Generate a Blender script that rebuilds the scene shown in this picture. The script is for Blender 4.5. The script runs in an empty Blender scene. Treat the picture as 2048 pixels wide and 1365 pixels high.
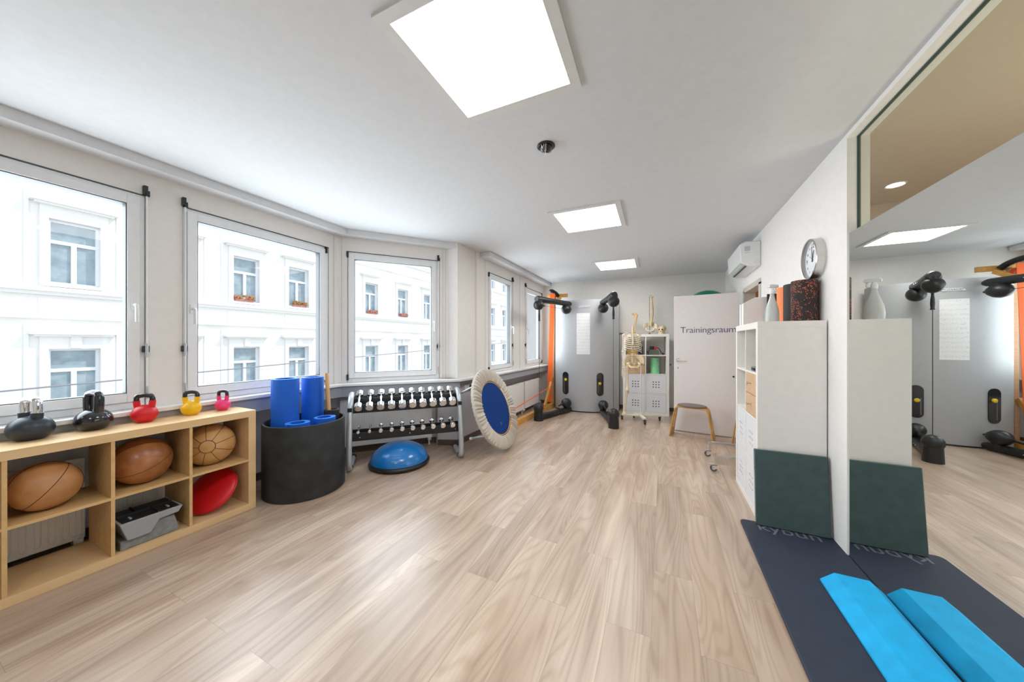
import bpy, bmesh, math, random
from math import sin, cos, pi, radians, atan2, sqrt
from mathutils import Vector, Matrix
random.seed(7)
S = bpy.context.scene
COL = S.collection

# ------------------------------------------------------------------ camera, sky, sun, exposure
TH = 0.4405; CH = 1.3357; HC = 2.633
cd = bpy.data.cameras.new('camera'); cam = bpy.data.objects.new('camera', cd); COL.objects.link(cam)
cd.sensor_width = 36; cd.lens = 36*641.6/2048; cd.shift_y = 2.85/2048; cd.clip_start = 0.02; cd.clip_end = 300
cam.location = (0, 0, CH); cam.rotation_euler = (pi/2, 0, TH); S.camera = cam
W = bpy.data.worlds.new('sky'); S.world = W; W.use_nodes = True
wn = W.node_tree.nodes; wl = W.node_tree.links
bg = wn['Background']; bg.inputs[1].default_value = 1.65
tc = wn.new('ShaderNodeTexCoord'); sx = wn.new('ShaderNodeSeparateXYZ'); rp = wn.new('ShaderNodeValToRGB')
wl.new(tc.outputs['Generated'], sx.inputs[0]); wl.new(sx.outputs['Z'], rp.inputs[0]); wl.new(rp.outputs[0], bg.inputs[0])
rp.color_ramp.elements[0].position = 0.0; rp.color_ramp.elements[0].color = (0.92, 0.95, 1, 1)
rp.color_ramp.elements[1].position = 0.7; rp.color_ramp.elements[1].color = (0.62, 0.78, 1, 1)
sd = bpy.data.lights.new('sun', 'SUN'); sd.energy = 2.1; sd.angle = radians(0.6); sd.color = (1, 0.96, 0.9)
sun = bpy.data.objects.new('sun', sd); COL.objects.link(sun)
sun.rotation_euler = Vector((-0.55, -0.5, -0.85)).to_track_quat('-Z', 'Y').to_euler()
S.view_settings.view_transform = 'Standard'; S.view_settings.look = 'None'; S.view_settings.gamma = 1
S.view_settings.exposure = 0.14
PANEL = 18.0   # ceiling panel emission

DAY_FILL = 22.0  # area lamps added at the windows to boost daylight and brighten the ceiling
for nm, px, py, az, wd in (('window_fill_a', -3.50, 0.37, 0, 1.05), ('window_fill_b', -3.50, 1.77, 0, 1.05), ('window_fill_c', -3.06, 3.05, -40.26, 0.9), ('window_fill_d', -2.49, 4.65, 0, 0.7), ('window_fill_e', -2.49, 6.12, 0, 0.75)):
    d_ = bpy.data.lights.new(nm, 'AREA'); d_.shape = 'RECTANGLE'; d_.size = wd; d_.size_y = 1.35; d_.energy = DAY_FILL*wd; d_.color = (0.87, 0.94, 1.0)
    o_ = bpy.data.objects.new(nm, d_); COL.objects.link(o_); o_.location = (px, py, 1.64); o_.rotation_euler = (pi/2, 0, pi/2+radians(az)+pi)
    o_.rotation_euler = Vector((cos(radians(az)), sin(radians(az)), 0)).to_track_quat('-Z', 'Y').to_euler()

# ------------------------------------------------------------------ materials
MATS = {}
def mat(name, col, rough=0.5, metal=0.0, var=0.0, vscale=20, stretch=(1, 1, 1), bump=0.0, bscale=60, coat=0.0, col2=None, emit=None, spec=None, sheen=0.0):
    if name in MATS: return MATS[name]
    m = bpy.data.materials.new(name); m.use_nodes = True; n = m.node_tree.nodes; l = m.node_tree.links
    b = n['Principled BSDF']; b.inputs['Roughness'].default_value = rough; b.inputs['Metallic'].default_value = metal
    b.inputs['Coat Weight'].default_value = coat; b.inputs['Sheen Weight'].default_value = sheen
    if spec is not None: b.inputs['Specular IOR Level'].default_value = spec
    c = (*col, 1)
    tx = n.new('ShaderNodeTexCoord'); mp = n.new('ShaderNodeMapping'); mp.inputs['Scale'].default_value = stretch
    l.new(tx.outputs['Object'], mp.inputs[0])
    nz = n.new('ShaderNodeTexNoise'); nz.inputs['Scale'].default_value = vscale; nz.inputs['Detail'].default_value = 5
    l.new(mp.outputs[0], nz.inputs[0])
    r = n.new('ShaderNodeValToRGB'); l.new(nz.outputs['Fac'], r.inputs[0]); l.new(r.outputs[0], b.inputs['Base Color'])
    v = max(var, 0.02); c2 = (*col2, 1) if col2 else tuple(min(1, x*(1+v)) for x in col)+(1,)
    r.color_ramp.elements[0].position = 0.3; r.color_ramp.elements[1].position = 0.7
    r.color_ramp.elements[0].color = tuple(x*(1-v) for x in col)+(1,) if not col2 else c; r.color_ramp.elements[1].color = c2
    if bump:
        nb = n.new('ShaderNodeTexNoise'); nb.inputs['Scale'].default_value = bscale; nb.inputs['Detail'].default_value = 4
        l.new(mp.outputs[0], nb.inputs[0]); bp = n.new('ShaderNodeBump'); bp.inputs['Strength'].default_value = bump; bp.inputs['Distance'].default_value = 0.003
        l.new(nb.outputs['Fac'], bp.inputs['Height']); l.new(bp.outputs[0], b.inputs['Normal'])
    if emit: b.inputs['Emission Color'].default_value = (*emit[0], 1); b.inputs['Emission Strength'].default_value = emit[1]
    MATS[name] = m; return m

wallp = mat('wall_paint', (0.80, 0.775, 0.745), 0.85)
wallw = mat('white_wall_paint', (0.88, 0.86, 0.84), 0.85)
ceilp = mat('ceiling_paint', (0.70, 0.715, 0.74), 0.9)
upvc = mat('white_window_frame', (0.80, 0.81, 0.82), 0.35)
greyp = mat('grey_window_fascia', (0.36, 0.38, 0.42), 0.45)
sillm = mat('white_sill', (0.82, 0.81, 0.80), 0.35)
blackp = mat('black_plastic', (0.012, 0.013, 0.015), 0.4)
blackg = mat('gloss_black', (0.01, 0.011, 0.014), 0.18, coat=0.5)
rubberm = mat('black_rubber', (0.018, 0.02, 0.022), 0.62, var=0.5, vscale=8, bump=0.15, bscale=30)
chrome = mat('chrome', (0.85, 0.86, 0.88), 0.08, 1.0)
steel = mat('brushed_steel', (0.62, 0.61, 0.59), 0.28, 1.0)
silverp = mat('silver_paint', (0.50, 0.53, 0.55), 0.35, 0.4)
radm = mat('radiator_white', (0.88, 0.87, 0.85), 0.4)
birch = mat('birch_veneer', (0.60, 0.38, 0.155), 0.5, col2=(0.70, 0.47, 0.22), vscale=6, stretch=(4, 0.6, 4))
birche = mat('birch_edge', (0.70, 0.47, 0.235), 0.5, col2=(0.75, 0.53, 0.29), vscale=5, stretch=(3, 0.6, 3))
beech = mat('beech_wood', (0.56, 0.36, 0.20), 0.5, col2=(0.66, 0.45, 0.27), vscale=9, stretch=(1, 1, 8))
pine = mat('orange_pine', (0.62, 0.30, 0.06), 0.45, col2=(0.74, 0.40, 0.11), vscale=8, stretch=(5, 1, 5))
ply = mat('stool_plywood', (0.48, 0.245, 0.06), 0.4, col2=(0.60, 0.34, 0.10), vscale=9, stretch=(4, 4, 1))
whitel = mat('white_laminate', (0.84, 0.81, 0.77), 0.4)
whiteg = mat('cold_white_insert', (0.76, 0.77, 0.80), 0.4)
leather = mat('tan_leather', (0.42, 0.185, 0.065), 0.36, col2=(0.60, 0.31, 0.13), vscale=9, bump=0.3, bscale=90)
leatherd = mat('brown_leather', (0.22, 0.07, 0.02), 0.3, col2=(0.50, 0.20, 0.07), vscale=7, bump=0.3, bscale=90)
leathero = mat('ochre_leather', (0.50, 0.26, 0.09), 0.38, col2=(0.64, 0.37, 0.15), vscale=8, bump=0.3, bscale=90)
seamm = mat('leather_seam', (0.10, 0.035, 0.012), 0.7)
bluem = mat('blue_foam', (0.002, 0.115, 0.60), 0.6, var=0.12, vscale=6, bump=0.1, bscale=150)
blueedge = mat('blue_foam_edge', (0.02, 0.19, 0.70), 0.6)
bluer = mat('blue_dome_rubber', (0.005, 0.17, 0.52), 0.25, coat=0.3)
navy = mat('navy_mesh', (0.001, 0.035, 0.19), 0.75, spec=0.2)
cyan = mat('cyan_foam', (0.0, 0.40, 0.78), 0.75, var=0.10, vscale=12, bump=0.1, bscale=150)
redm = mat('red_rubber', (0.62, 0.006, 0.012), 0.4)
yellow = mat('yellow_vinyl', (0.85, 0.48, 0.003), 0.3)
pink = mat('pink_vinyl', (0.85, 0.045, 0.20), 0.3)
greyf = mat('grey_plastic', (0.33, 0.335, 0.35), 0.5)
greyd = mat('dark_grey_stone', (0.23, 0.235, 0.23), 0.7, var=0.2, vscale=30)
cream = mat('cream_fabric', (0.52, 0.47, 0.40), 0.85, sheen=0.3)
bone = mat('ivory_bone', (0.74, 0.60, 0.40), 0.5, var=0.08)
bonew = mat('pale_bone', (0.78, 0.68, 0.52), 0.5)
boneo = mat('yellow_bone', (0.72, 0.50, 0.22), 0.5)
orange = mat('orange_band', (0.90, 0.15, 0.02), 0.5)
orangef = mat('orange_foam', (0.95, 0.28, 0.10), 0.7)
greenf = mat('green_foam', (0.14, 0.55, 0.24), 0.7, col2=(0.36, 0.75, 0.46), vscale=40)
greenb = mat('green_ball_vinyl', (0.0, 0.21, 0.13), 0.35)
machine = mat('silver_grey_panel', (0.44, 0.45, 0.47), 0.5, 0.25)
slate = mat('slate_green_foam', (0.052, 0.088, 0.088), 0.75, var=0.12, vscale=14, bump=0.1, bscale=120)
slatee = mat('slate_foam_edge', (0.24, 0.29, 0.27), 0.7)
matm = mat('dark_blue_grey_mat', (0.021, 0.030, 0.055), 0.7, var=0.08, bump=0.1, bscale=200)
mattx = mat('grey_print', (0.16, 0.17, 0.20), 0.7)
plasticw = mat('white_plastic', (0.80, 0.81, 0.81), 0.3)
doorm = mat('door_white', (0.80, 0.76, 0.75), 0.5)
inkm = mat('dark_blue_ink', (0.02, 0.02, 0.12), 0.5)
brownb = mat('brown_baseboard', (0.13, 0.085, 0.06), 0.5, var=0.2, stretch=(1, 1, 6))
greyseat = mat('taupe_felt', (0.17, 0.135, 0.13), 0.9)
tan = mat('tan_wall_paint', (0.60, 0.49, 0.39), 0.9)
oakd = mat('brown_wood_panel', (0.28, 0.15, 0.05), 0.5, var=0.2, stretch=(5, 5, 1))
yelm = mat('yellow_button', (0.75, 0.55, 0.02), 0.4)
facm = mat('white_stucco', (0.80, 0.775, 0.735), 0.9)
facg = mat('pale_stucco_moulding', (0.82, 0.80, 0.77), 0.9)
pavem = mat('street_paving', (0.30, 0.30, 0.30), 0.9)
facw = mat('facade_window_white', (0.80, 0.82, 0.85), 0.6)
facgl = mat('facade_window_glass', (0.22, 0.29, 0.33), 0.25, col2=(0.38, 0.45, 0.48), vscale=3)
terra = mat('terracotta_box', (0.48, 0.20, 0.15), 0.7)
flw = mat('red_geraniums', (0.75, 0.12, 0.12), 0.8, col2=(0.10, 0.28, 0.05), vscale=14)
flp = mat('pink_geraniums', (0.75, 0.12, 0.25), 0.8, col2=(0.12, 0.30, 0.06), vscale=14)

def emission(name, col, st):
    m = bpy.data.materials.new(name); m.use_nodes = True; n = m.node_tree.nodes; n.clear()
    e = n.new('ShaderNodeEmission'); e.inputs[0].default_value = (*col, 1); e.inputs[1].default_value = st
    o = n.new('ShaderNodeOutputMaterial'); m.node_tree.links.new(e.outputs[0], o.inputs[0]); return m
panelm = emission('lamp_diffuser', (1, 0.985, 0.965), PANEL)
spotm = emission('warm_lamp_lens', (1, 0.85, 0.65), 30)
def glass(name, tint, refl, rough=0.0):
    m = bpy.data.materials.new(name); m.use_nodes = True; n = m.node_tree.nodes; l = m.node_tree.links; n.clear()
    t = n.new('ShaderNodeBsdfTransparent'); t.inputs[0].default_value = (*tint, 1)
    g = n.new('ShaderNodeBsdfGlossy'); g.inputs['Roughness'].default_value = rough
    f = n.new('ShaderNodeFresnel'); f.inputs[0].default_value = refl
    x = n.new('ShaderNodeMixShader'); o = n.new('ShaderNodeOutputMaterial')
    ge = n.new('ShaderNodeNewGeometry'); sb = n.new('ShaderNodeMath'); sb.operation = 'SUBTRACT'; sb.inputs[0].default_value = 1; l.new(ge.outputs['Backfacing'], sb.inputs[1])
    mu = n.new('ShaderNodeMath'); mu.operation = 'MULTIPLY'; l.new(sb.outputs[0], mu.inputs[0]); l.new(f.outputs[0], mu.inputs[1]); l.new(mu.outputs[0], x.inputs[0]); l.new(t.outputs[0], x.inputs[1]); l.new(g.outputs[0], x.inputs[2]); l.new(x.outputs[0], o.inputs[0])
    return m
panem = glass('window_glass', (0.97, 0.985, 0.98), 1.25)
transm = glass('transom_glass', (0.90, 0.94, 0.90), 1.35)
bottlem = mat('milky_plastic', (0.78, 0.80, 0.78), 0.3)
bottlem.node_tree.nodes['Principled BSDF'].inputs['Transmission Weight'].default_value = 0.25
mirm = bpy.data.materials.new('mirror_silver'); mirm.use_nodes = True
_b = mirm.node_tree.nodes['Principled BSDF']; _b.inputs['Metallic'].default_value = 1; _b.inputs['Roughness'].default_value = 0.0
_b.inputs['Base Color'].default_value = (0.86, 0.88, 0.845, 1)

def floor_mat():
    m = bpy.data.materials.new('light_oak_laminate'); m.use_nodes = True; n = m.node_tree.nodes; l = m.node_tree.links
    b = n['Principled BSDF']; tx = n.new('ShaderNodeTexCoord'); mp = n.new('ShaderNodeMapping')
    mp.inputs['Rotation'].default_value = (0, 0, pi/2); mp.inputs['Location'].default_value = (0.3, 0.05, 0)
    l.new(tx.outputs['Object'], mp.inputs[0])
    br = n.new('ShaderNodeTexBrick'); br.offset = 0.37; br.inputs['Scale'].default_value = 1
    br.inputs['Brick Width'].default_value = 1.28; br.inputs['Row Height'].default_value = 0.196
    br.inputs['Mortar Size'].default_value = 0.0009; br.inputs['Mortar Smooth'].default_value = 0.3; br.inputs['Bias'].default_value = 0
    br.inputs['Color1'].default_value = (0, 0, 0, 1); br.inputs['Color2'].default_value = (1, 1, 1, 1); br.inputs['Mortar'].default_value = (0.5, 0.5, 0.5, 1)
    l.new(mp.outputs[0], br.inputs[0])
    sh = n.new('ShaderNodeVectorMath'); sh.operation = 'SCALE'; sh.inputs['Scale'].default_value = 37.0; l.new(br.outputs['Color'], sh.inputs[0])
    def grain(sx, sy, scale, detail, dist):
        sc = n.new('ShaderNodeVectorMath'); sc.operation = 'MULTIPLY'; sc.inputs[1].default_value = (sx, sy, 1); l.new(mp.outputs[0], sc.inputs[0])
        ad = n.new('ShaderNodeVectorMath'); ad.operation = 'ADD'; l.new(sc.outputs[0], ad.inputs[0]); l.new(sh.outputs[0], ad.inputs[1])
        q = n.new('ShaderNodeTexNoise'); q.inputs['Scale'].default_value = scale; q.inputs['Detail'].default_value = detail; q.inputs['Distortion'].default_value = dist; l.new(ad.outputs[0], q.inputs[0]); return q
    def math(op, x, v):
        q = n.new('ShaderNodeMath'); q.operation = op; l.new(x, q.inputs[0])
        if isinstance(v, (int, float)): q.inputs[1].default_value = v
        elif v is not None: l.new(v, q.inputs[1])
        return q.outputs[0]
    def mixc(kind, f, x, y):
        q = n.new('ShaderNodeMix'); q.data_type = 'RGBA'; q.blend_type = kind
        if isinstance(f, (int, float)): q.inputs[0].default_value = f
        else: l.new(f, q.inputs[0])
        l.new(x, q.inputs[6])
        if isinstance(y, tuple): q.inputs[7].default_value = y
        else: l.new(y, q.inputs[7])
        return q.outputs[2]
    def ramp(x, *st):
        q = n.new('ShaderNodeValToRGB'); l.new(x, q.inputs[0]); e = q.color_ramp.elements
        e[0].position, e[0].color = st[0]; e[1].position, e[1].color = st[-1]
        for p, cc in st[1:-1]: k = e.new(p); k.color = cc
        return q.outputs[0]
    fig = grain(0.55, 5.2, 1.0, 1.2, 0.4); fib = grain(2.0, 75, 1.0, 3, 0.2); cloud = grain(0.9, 8, 1.0, 3, 0.6)
    base = ramp(cloud.outputs['Fac'], (0.32, (0.40, 0.285, 0.205, 1)), (0.5, (0.495, 0.372, 0.28, 1)), (0.68, (0.60, 0.475, 0.37, 1)))
    ln = math('SINE', math('MULTIPLY', fig.outputs['Fac'], 95.0), None)
    lr = ramp(math('ADD', math('MULTIPLY', ln, 0.5), 0.5), (0.0, (0.80, 0.74, 0.68, 1)), (0.45, (1, 1, 1, 1)), (1.0, (1.05, 1.05, 1.05, 1)))
    c1 = mixc('MULTIPLY', 0.60, base, lr)
    c2 = mixc('MULTIPLY', 0.55, c1, ramp(fib.outputs['Fac'], (0.35, (0.86, 0.84, 0.82, 1)), (0.62, (1, 1, 1, 1))))
    c3 = mixc('MULTIPLY', 1.0, c2, ramp(br.outputs['Color'], (0.0, (0.85, 0.84, 0.835, 1)), (1.0, (1.07, 1.07, 1.065, 1))))
    c4 = mixc('MIX', br.outputs['Fac'], c3, (0.28, 0.20, 0.15, 1))
    l.new(c4, b.inputs['Base Color'])
    rr = n.new('ShaderNodeMapRange'); rr.inputs['To Min'].default_value = 0.30; rr.inputs['To Max'].default_value = 0.42; l.new(fib.outputs['Fac'], rr.inputs[0]); l.new(rr.outputs[0], b.inputs['Roughness'])
    b.inputs['Specular IOR Level'].default_value = 0.6; b.inputs['Coat Weight'].default_value = 0.45; b.inputs['Coat Roughness'].default_value = 0.30
    return m
floorm = floor_mat()

def speckle_mat():
    m = bpy.data.materials.new('speckled_foam'); m.use_nodes = True; n = m.node_tree.nodes; l = m.node_tree.links; b = n['Principled BSDF']
    tx = n.new('ShaderNodeTexCoord'); v = n.new('ShaderNodeTexVoronoi'); v.inputs['Scale'].default_value = 125
    nz = n.new('ShaderNodeTexNoise'); nz.inputs['Scale'].default_value = 26; l.new(tx.outputs['Object'], v.inputs[0]); l.new(tx.outputs['Object'], nz.inputs[0])
    a = n.new('ShaderNodeMath'); a.operation = 'LESS_THAN'; a.inputs[1].default_value = 0.33; l.new(v.outputs['Distance'], a.inputs[0])
    c = n.new('ShaderNodeMath'); c.operation = 'GREATER_THAN'; c.inputs[1].default_value = 0.49; l.new(nz.outputs['Fac'], c.inputs[0])
    d = n.new('ShaderNodeMath'); d.operation = 'MULTIPLY'; l.new(a.outputs[0], d.inputs[0]); l.new(c.outputs[0], d.inputs[1])
    x = n.new('ShaderNodeMix'); x.data_type = 'RGBA'; l.new(d.outputs[0], x.inputs[0]); x.inputs[6].default_value = (0.025, 0.018, 0.018, 1); x.inputs[7].default_value = (0.85, 0.18, 0.08, 1)
    l.new(x.outputs[2], b.inputs['Base Color']); b.inputs['Roughness'].default_value = 0.7; return m
specm = speckle_mat()
def chart_mat():
    m = bpy.data.materials.new('printed_chart'); m.use_nodes = True; n = m.node_tree.nodes; l = m.node_tree.links; b = n['Principled BSDF']
    tx = n.new('ShaderNodeTexCoord'); sp = n.new('ShaderNodeSeparateXYZ'); l.new(tx.outputs['Object'], sp.inputs[0])
    nz = n.new('ShaderNodeTexNoise'); nz.inputs['Scale'].default_value = 85; nz.inputs['Detail'].default_value = 3; l.new(tx.outputs['Object'], nz.inputs[0])
    w = n.new('ShaderNodeMath'); w.operation = 'SINE'; q = n.new('ShaderNodeMath'); q.operation = 'MULTIPLY'; q.inputs[1].default_value = 2*pi/0.06; l.new(sp.outputs['Z'], q.inputs[0]); l.new(q.outputs[0], w.inputs[0])
    g = n.new('ShaderNodeMath'); g.operation = 'GREATER_THAN'; g.inputs[1].default_value = 0.1; l.new(w.outputs[0], g.inputs[0])
    h = n.new('ShaderNodeMath'); h.operation = 'GREATER_THAN'; h.inputs[1].default_value = 0.55; l.new(nz.outputs['Fac'], h.inputs[0])
    d = n.new('ShaderNodeMath'); d.operation = 'MULTIPLY'; l.new(g.outputs[0], d.inputs[0]); l.new(h.outputs[0], d.inputs[1])
    x = n.new('ShaderNodeMix'); x.data_type = 'RGBA'; l.new(d.outputs[0], x.inputs[0]); x.inputs[6].default_value = (0.80, 0.81, 0.82, 1); x.inputs[7].default_value = (0.64, 0.65, 0.66, 1)
    l.new(x.outputs[2], b.inputs['Base Color']); b.inputs['Roughness'].default_value = 0.5; return m
chartm = chart_mat()

# ------------------------------------------------------------------ helpers
def BM(): return bmesh.new()
def box(bm, x0, x1, y0, y1, z0, z1, M=None):
    vs = [bm.verts.new((x, y, z)) for z in (z0, z1) for y in (y0, y1) for x in (x0, x1)]
    for f in ((0, 2, 3, 1), (4, 5, 7, 6), (0, 1, 5, 4), (2, 6, 7, 3), (0, 4, 6, 2), (1, 3, 7, 5)):
        bm.faces.new([vs[i] for i in f])
    if M: bmesh.ops.transform(bm, matrix=M, verts=vs)
    return vs
def prism(bm, poly, z0, z1, M=None):
    a = [bm.verts.new((x, y, z0)) for x, y in poly]; b = [bm.verts.new((x, y, z1)) for x, y in poly]
    n = len(poly); bm.faces.new(a[::-1]); bm.faces.new(b)
    for i in range(n): bm.faces.new((a[i], a[(i+1) % n], b[(i+1) % n], b[i]))
    if M: bmesh.ops.transform(bm, matrix=M, verts=a+b)
    return a+b
def basis(p0, p1):
    d = (Vector(p1)-Vector(p0)); L = d.length; q = d.to_track_quat('Z', 'Y').to_matrix().to_4x4(); q.translation = Vector(p0); return q, L
def lathe(bm, prof, n=32, M=None, caps=True, sx=1, sy=1):
    rings = []; allv = []
    for r, z in prof:
        if r < 1e-6: v = [bm.verts.new((0, 0, z))]
        else: v = [bm.verts.new((r*sx*cos(2*pi*i/n), r*sy*sin(2*pi*i/n), z)) for i in range(n)]
        rings.append(v); allv += v
    for a, b in zip(rings, rings[1:]):
        for i in range(n):
            j = (i+1) % n
            if len(a) == 1 and len(b) == 1: break
            if len(a) == 1: bm.faces.new((a[0], b[j], b[i]))
            elif len(b) == 1: bm.faces.new((a[i], a[j], b[0]))
            else: bm.faces.new((a[i], a[j], b[j], b[i]))
    if caps:
        if len(rings[0]) > 1: bm.faces.new(rings[0][::-1])
        if len(rings[-1]) > 1: bm.faces.new(rings[-1])
    if M: bmesh.ops.transform(bm, matrix=M, verts=allv)
    return allv
def cyl(bm, p0, p1, r0, r1=None, n=20):
    M, L = basis(p0, p1); return lathe(bm, [(r0, 0), (r0 if r1 is None else r1, L)], n, M)
def sph(bm, c, r, sx=1, sy=1, sz=1, n=24, M=None):
    k = n//2; prof = [(r*sin(pi*i/k), -r*sz*cos(pi*i/k)) for i in range(k+1)]; prof[0] = (0, -r*sz); prof[-1] = (0, r*sz)
    T = Matrix.Translation(c)
    return lathe(bm, prof, n, (M @ T) if M else T, sx=sx, sy=sy)
def smooth_path(pts, k=6, closed=False):
    P = [Vector(p) for p in pts]; out = []; n = len(P)
    for i in range(n if closed else n-1):
        p0 = P[(i-1) % n] if closed or i > 0 else P[0]*2-P[1]; p1 = P[i]; p2 = P[(i+1) % n]
        p3 = P[(i+2) % n] if closed or i+2 < n else P[-1]*2-P[-2]
        for j in range(k):
            t = j/k; out.append(0.5*((2*p1)+(-p0+p2)*t+(2*p0-5*p1+4*p2-p3)*t*t+(-p0+3*p1-3*p2+p3)*t**3))
    if not closed: out.append(P[-1])
    return out
def tube(bm, pts, r, n=10, closed=False, flat=None):
    P = [Vector(p) for p in pts]; N = len(P); R = r if hasattr(r, '__len__') else [r]*N
    tang = []
    for i in range(N):
        a = P[i-1] if (closed or i > 0) else P[0]; b = P[(i+1) % N] if (closed or i < N-1) else P[-1]
        t = (b-a); tang.append(t.normalized() if t.length > 1e-9 else Vector((0, 0, 1)))
    u = tang[0].orthogonal().normalized(); rings = []
    if flat is not None: u = (Vector(flat)-tang[0]*Vector(flat).dot(tang[0])).normalized()
    allv = []
    for i in range(N):
        t = tang[i]; u = (u-t*u.dot(t)); u.normalize(); w = t.cross(u); rr = R[i]
        ra, rb = rr if hasattr(rr, '__len__') else (rr, rr)
        ring = [bm.verts.new(P[i]+u*ra*cos(2*pi*j/n)+w*rb*sin(2*pi*j/n)) for j in range(n)]; rings.append(ring); allv += ring
    for i in range(N if closed else N-1):
        a = rings[i]; b = rings[(i+1) % N]
        for j in range(n): bm.faces.new((a[j], a[(j+1) % n], b[(j+1) % n], b[j]))
    if not closed: bm.faces.new(rings[0][::-1]); bm.faces.new(rings[-1])
    return allv
def obj(name, bm, m, parent=None, M=None, bevel=0, loc=None, rz=0, smooth=True):
    bmesh.ops.recalc_face_normals(bm, faces=bm.faces)
    if smooth:
        for f in bm.faces: f.smooth = True
        for e in bm.edges:
            if len(e.link_faces) == 2 and e.calc_face_angle(0) > 0.65: e.smooth = False
    me = bpy.data.meshes.new(name); bm.to_mesh(me); bm.free(); me.materials.append(m)
    o = bpy.data.objects.new(name, me); COL.objects.link(o)
    if M: o.matrix_world = M
    if loc: o.location = loc; o.rotation_euler = (0, 0, rz)
    if parent: o.parent = parent
    if bevel:
        b = o.modifiers.new('bevel', 'BEVEL'); b.width = bevel; b.segments = 2; b.limit_method = 'ANGLE'; b.angle_limit = 0.7
    return o
def tag(o, label, cat, group=None):
    o['label'] = label; o['category'] = cat
    if group: o['group'] = group
    return o
def thing(name, label, cat, loc=(0, 0, 0), rz=0, group=None):
    o = bpy.data.objects.new(name, None); COL.objects.link(o); o.empty_display_size = 0.1
    o.location = loc; o.rotation_euler = (0, 0, rz); return tag(o, label, cat, group)
def struct(o): o['kind'] = 'structure'; return o
def dup(root, loc, rz, label, group=None):
    r = root.copy(); COL.objects.link(r); r.location = loc; r.rotation_euler = (0, 0, rz); r['label'] = label
    if group: r['group'] = group
    for ch in list(root.children):
        c = ch.copy(); COL.objects.link(c); c.parent = r
        for g in list(ch.children):
            d = g.copy(); COL.objects.link(d); d.parent = c
    return r
def text(name, s, size, m, M, parent=None, depth=0.001, spacing=1.0, align='LEFT', offset=0.0):
    cu = bpy.data.curves.new(name, 'FONT'); cu.body = s; cu.size = size; cu.extrude = depth; cu.space_character = spacing; cu.align_x = align; cu.offset = offset
    t = bpy.data.objects.new('tmp', cu); COL.objects.link(t); bpy.context.view_layer.update()
    me = bpy.data.meshes.new_from_object(t.evaluated_get(bpy.context.evaluated_depsgraph_get()))
    bpy.data.objects.remove(t); me.materials.clear(); me.materials.append(m)
    o = bpy.data.objects.new(name, me); COL.objects.link(o); o.matrix_world = M
    if parent: o.parent = parent
    return o
def RZ(a): return Matrix.Rotation(a, 4, 'Z')
def TR(x, y, z): return Matrix.Translation((x, y, z))
def frame_uvw(o, u, v):  # matrix with x=u, y=v, z=u×v
    u = Vector(u).normalized(); v = Vector(v).normalized(); w = u.cross(v)
    M = Matrix((u, v, w)).transposed().to_4x4(); M.translation = Vector(o); return M

# ------------------------------------------------------------------ room shell
E = (0.6461, 0.7632); NO = (-0.7632, 0.6461)          # angled wall: direction and outward normal
A0 = (-3.4, 2.491)                                     # corner wall 1 / angled wall (inner face)
def ang(u, w=0): return (A0[0]+E[0]*u+NO[0]*w, A0[1]+E[1]*u+NO[1]*w)
BK = lambda x: 6.70+(x+2.45)*0.0877                    # back wall line
bm = BM(); prism(bm, [(-3.95, -3.2), (1.14, -3.2), (1.14, 7.3), (-2.9, 7.1), (-2.9, 3.9), (-3.95, 2.7)], -0.12, 0); struct(obj('floor', bm, floorm))
bm = BM(); prism(bm, [(-3.95, -3.2), (1.14, -3.2), (1.14, 7.3), (-2.9, 7.1), (-2.9, 3.9), (-3.95, 2.7)], HC, HC+0.15); struct(obj('ceiling', bm, ceilp))
def wall_open(name, M, L, z0, z1, ops, th, m, face=0.0, u0=0.0):
    # wall in local frame: x along, y outward (thickness), z up; ops = [(ua,ub,za,zb)]
    bm = BM(); us = sorted(set([u0, L]+[o[0] for o in ops]+[o[1] for o in ops])); zs = sorted(set([z0, z1]+[o[2] for o in ops]+[o[3] for o in ops]))
    for a, b in zip(us, us[1:]):
        run = []
        for c, d in zip(zs, zs[1:]):
            if any(o[0] < (a+b)/2 < o[1] and o[2] < (c+d)/2 < o[3] for o in ops):
                if run: box(bm, a, b, face, face+th, run[0], run[1]); run = []
            else: run = [run[0], d] if run else [c, d]
        if run: box(bm, a, b, face, face+th, run[0], run[1])
    return struct(obj(name, bm, m, M=M, smooth=False))
ZS, ZH = 0.865, 2.405
M1 = frame_uvw((-3.4, 0, 0), (0, 1, 0), (-1, 0, 0)); M1 = Matrix(((0, -1, 0, -3.4), (1, 0, 0, 0), (0, 0, 1, 0), (0, 0, 0, 1)))  # x=+Y, y=-X
M2 = Matrix(((E[0], NO[0], 0, A0[0]), (E[1], NO[1], 0, A0[1]), (0, 0, 1, 0), (0, 0, 0, 1)))
M3 = Matrix(((0, -1, 0, -2.39), (1, 0, 0, 0), (0, 0, 1, 0), (0, 0, 0, 1)))
wall_open('wall_left', M1, 2.49, ZS, HC, [(-0.235, 0.975, ZS, ZH), (1.17, 2.385, ZS, ZH)], 0.12, wallp, u0=-3.2)
wall_open('wall_left_angled', M2, 1.285, ZS, HC, [(0.10, 1.175, ZS, ZH)], 0.12, wallp, u0=-0.0)
wall_open('wall_left_far', M3, 6.85, ZS, HC, [(4.235, 5.105, ZS, ZH), (5.69, 6.56, ZS, ZH)], 0.12, wallp, u0=3.9)
bm = BM(); prism(bm, [ang(1.285), (-2.42, ang(1.285)[1]), (-2.42, 3.98), (-2.54, 3.98), ang(1.285, 0.12)], ZS, HC); struct(obj('wall_left_pier', bm, wallp))
bm = BM(); box(bm, -3.9, -3.56, -3.2, 2.62, 0, ZS); struct(obj('wall_left_lower', bm, wallw))
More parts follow.
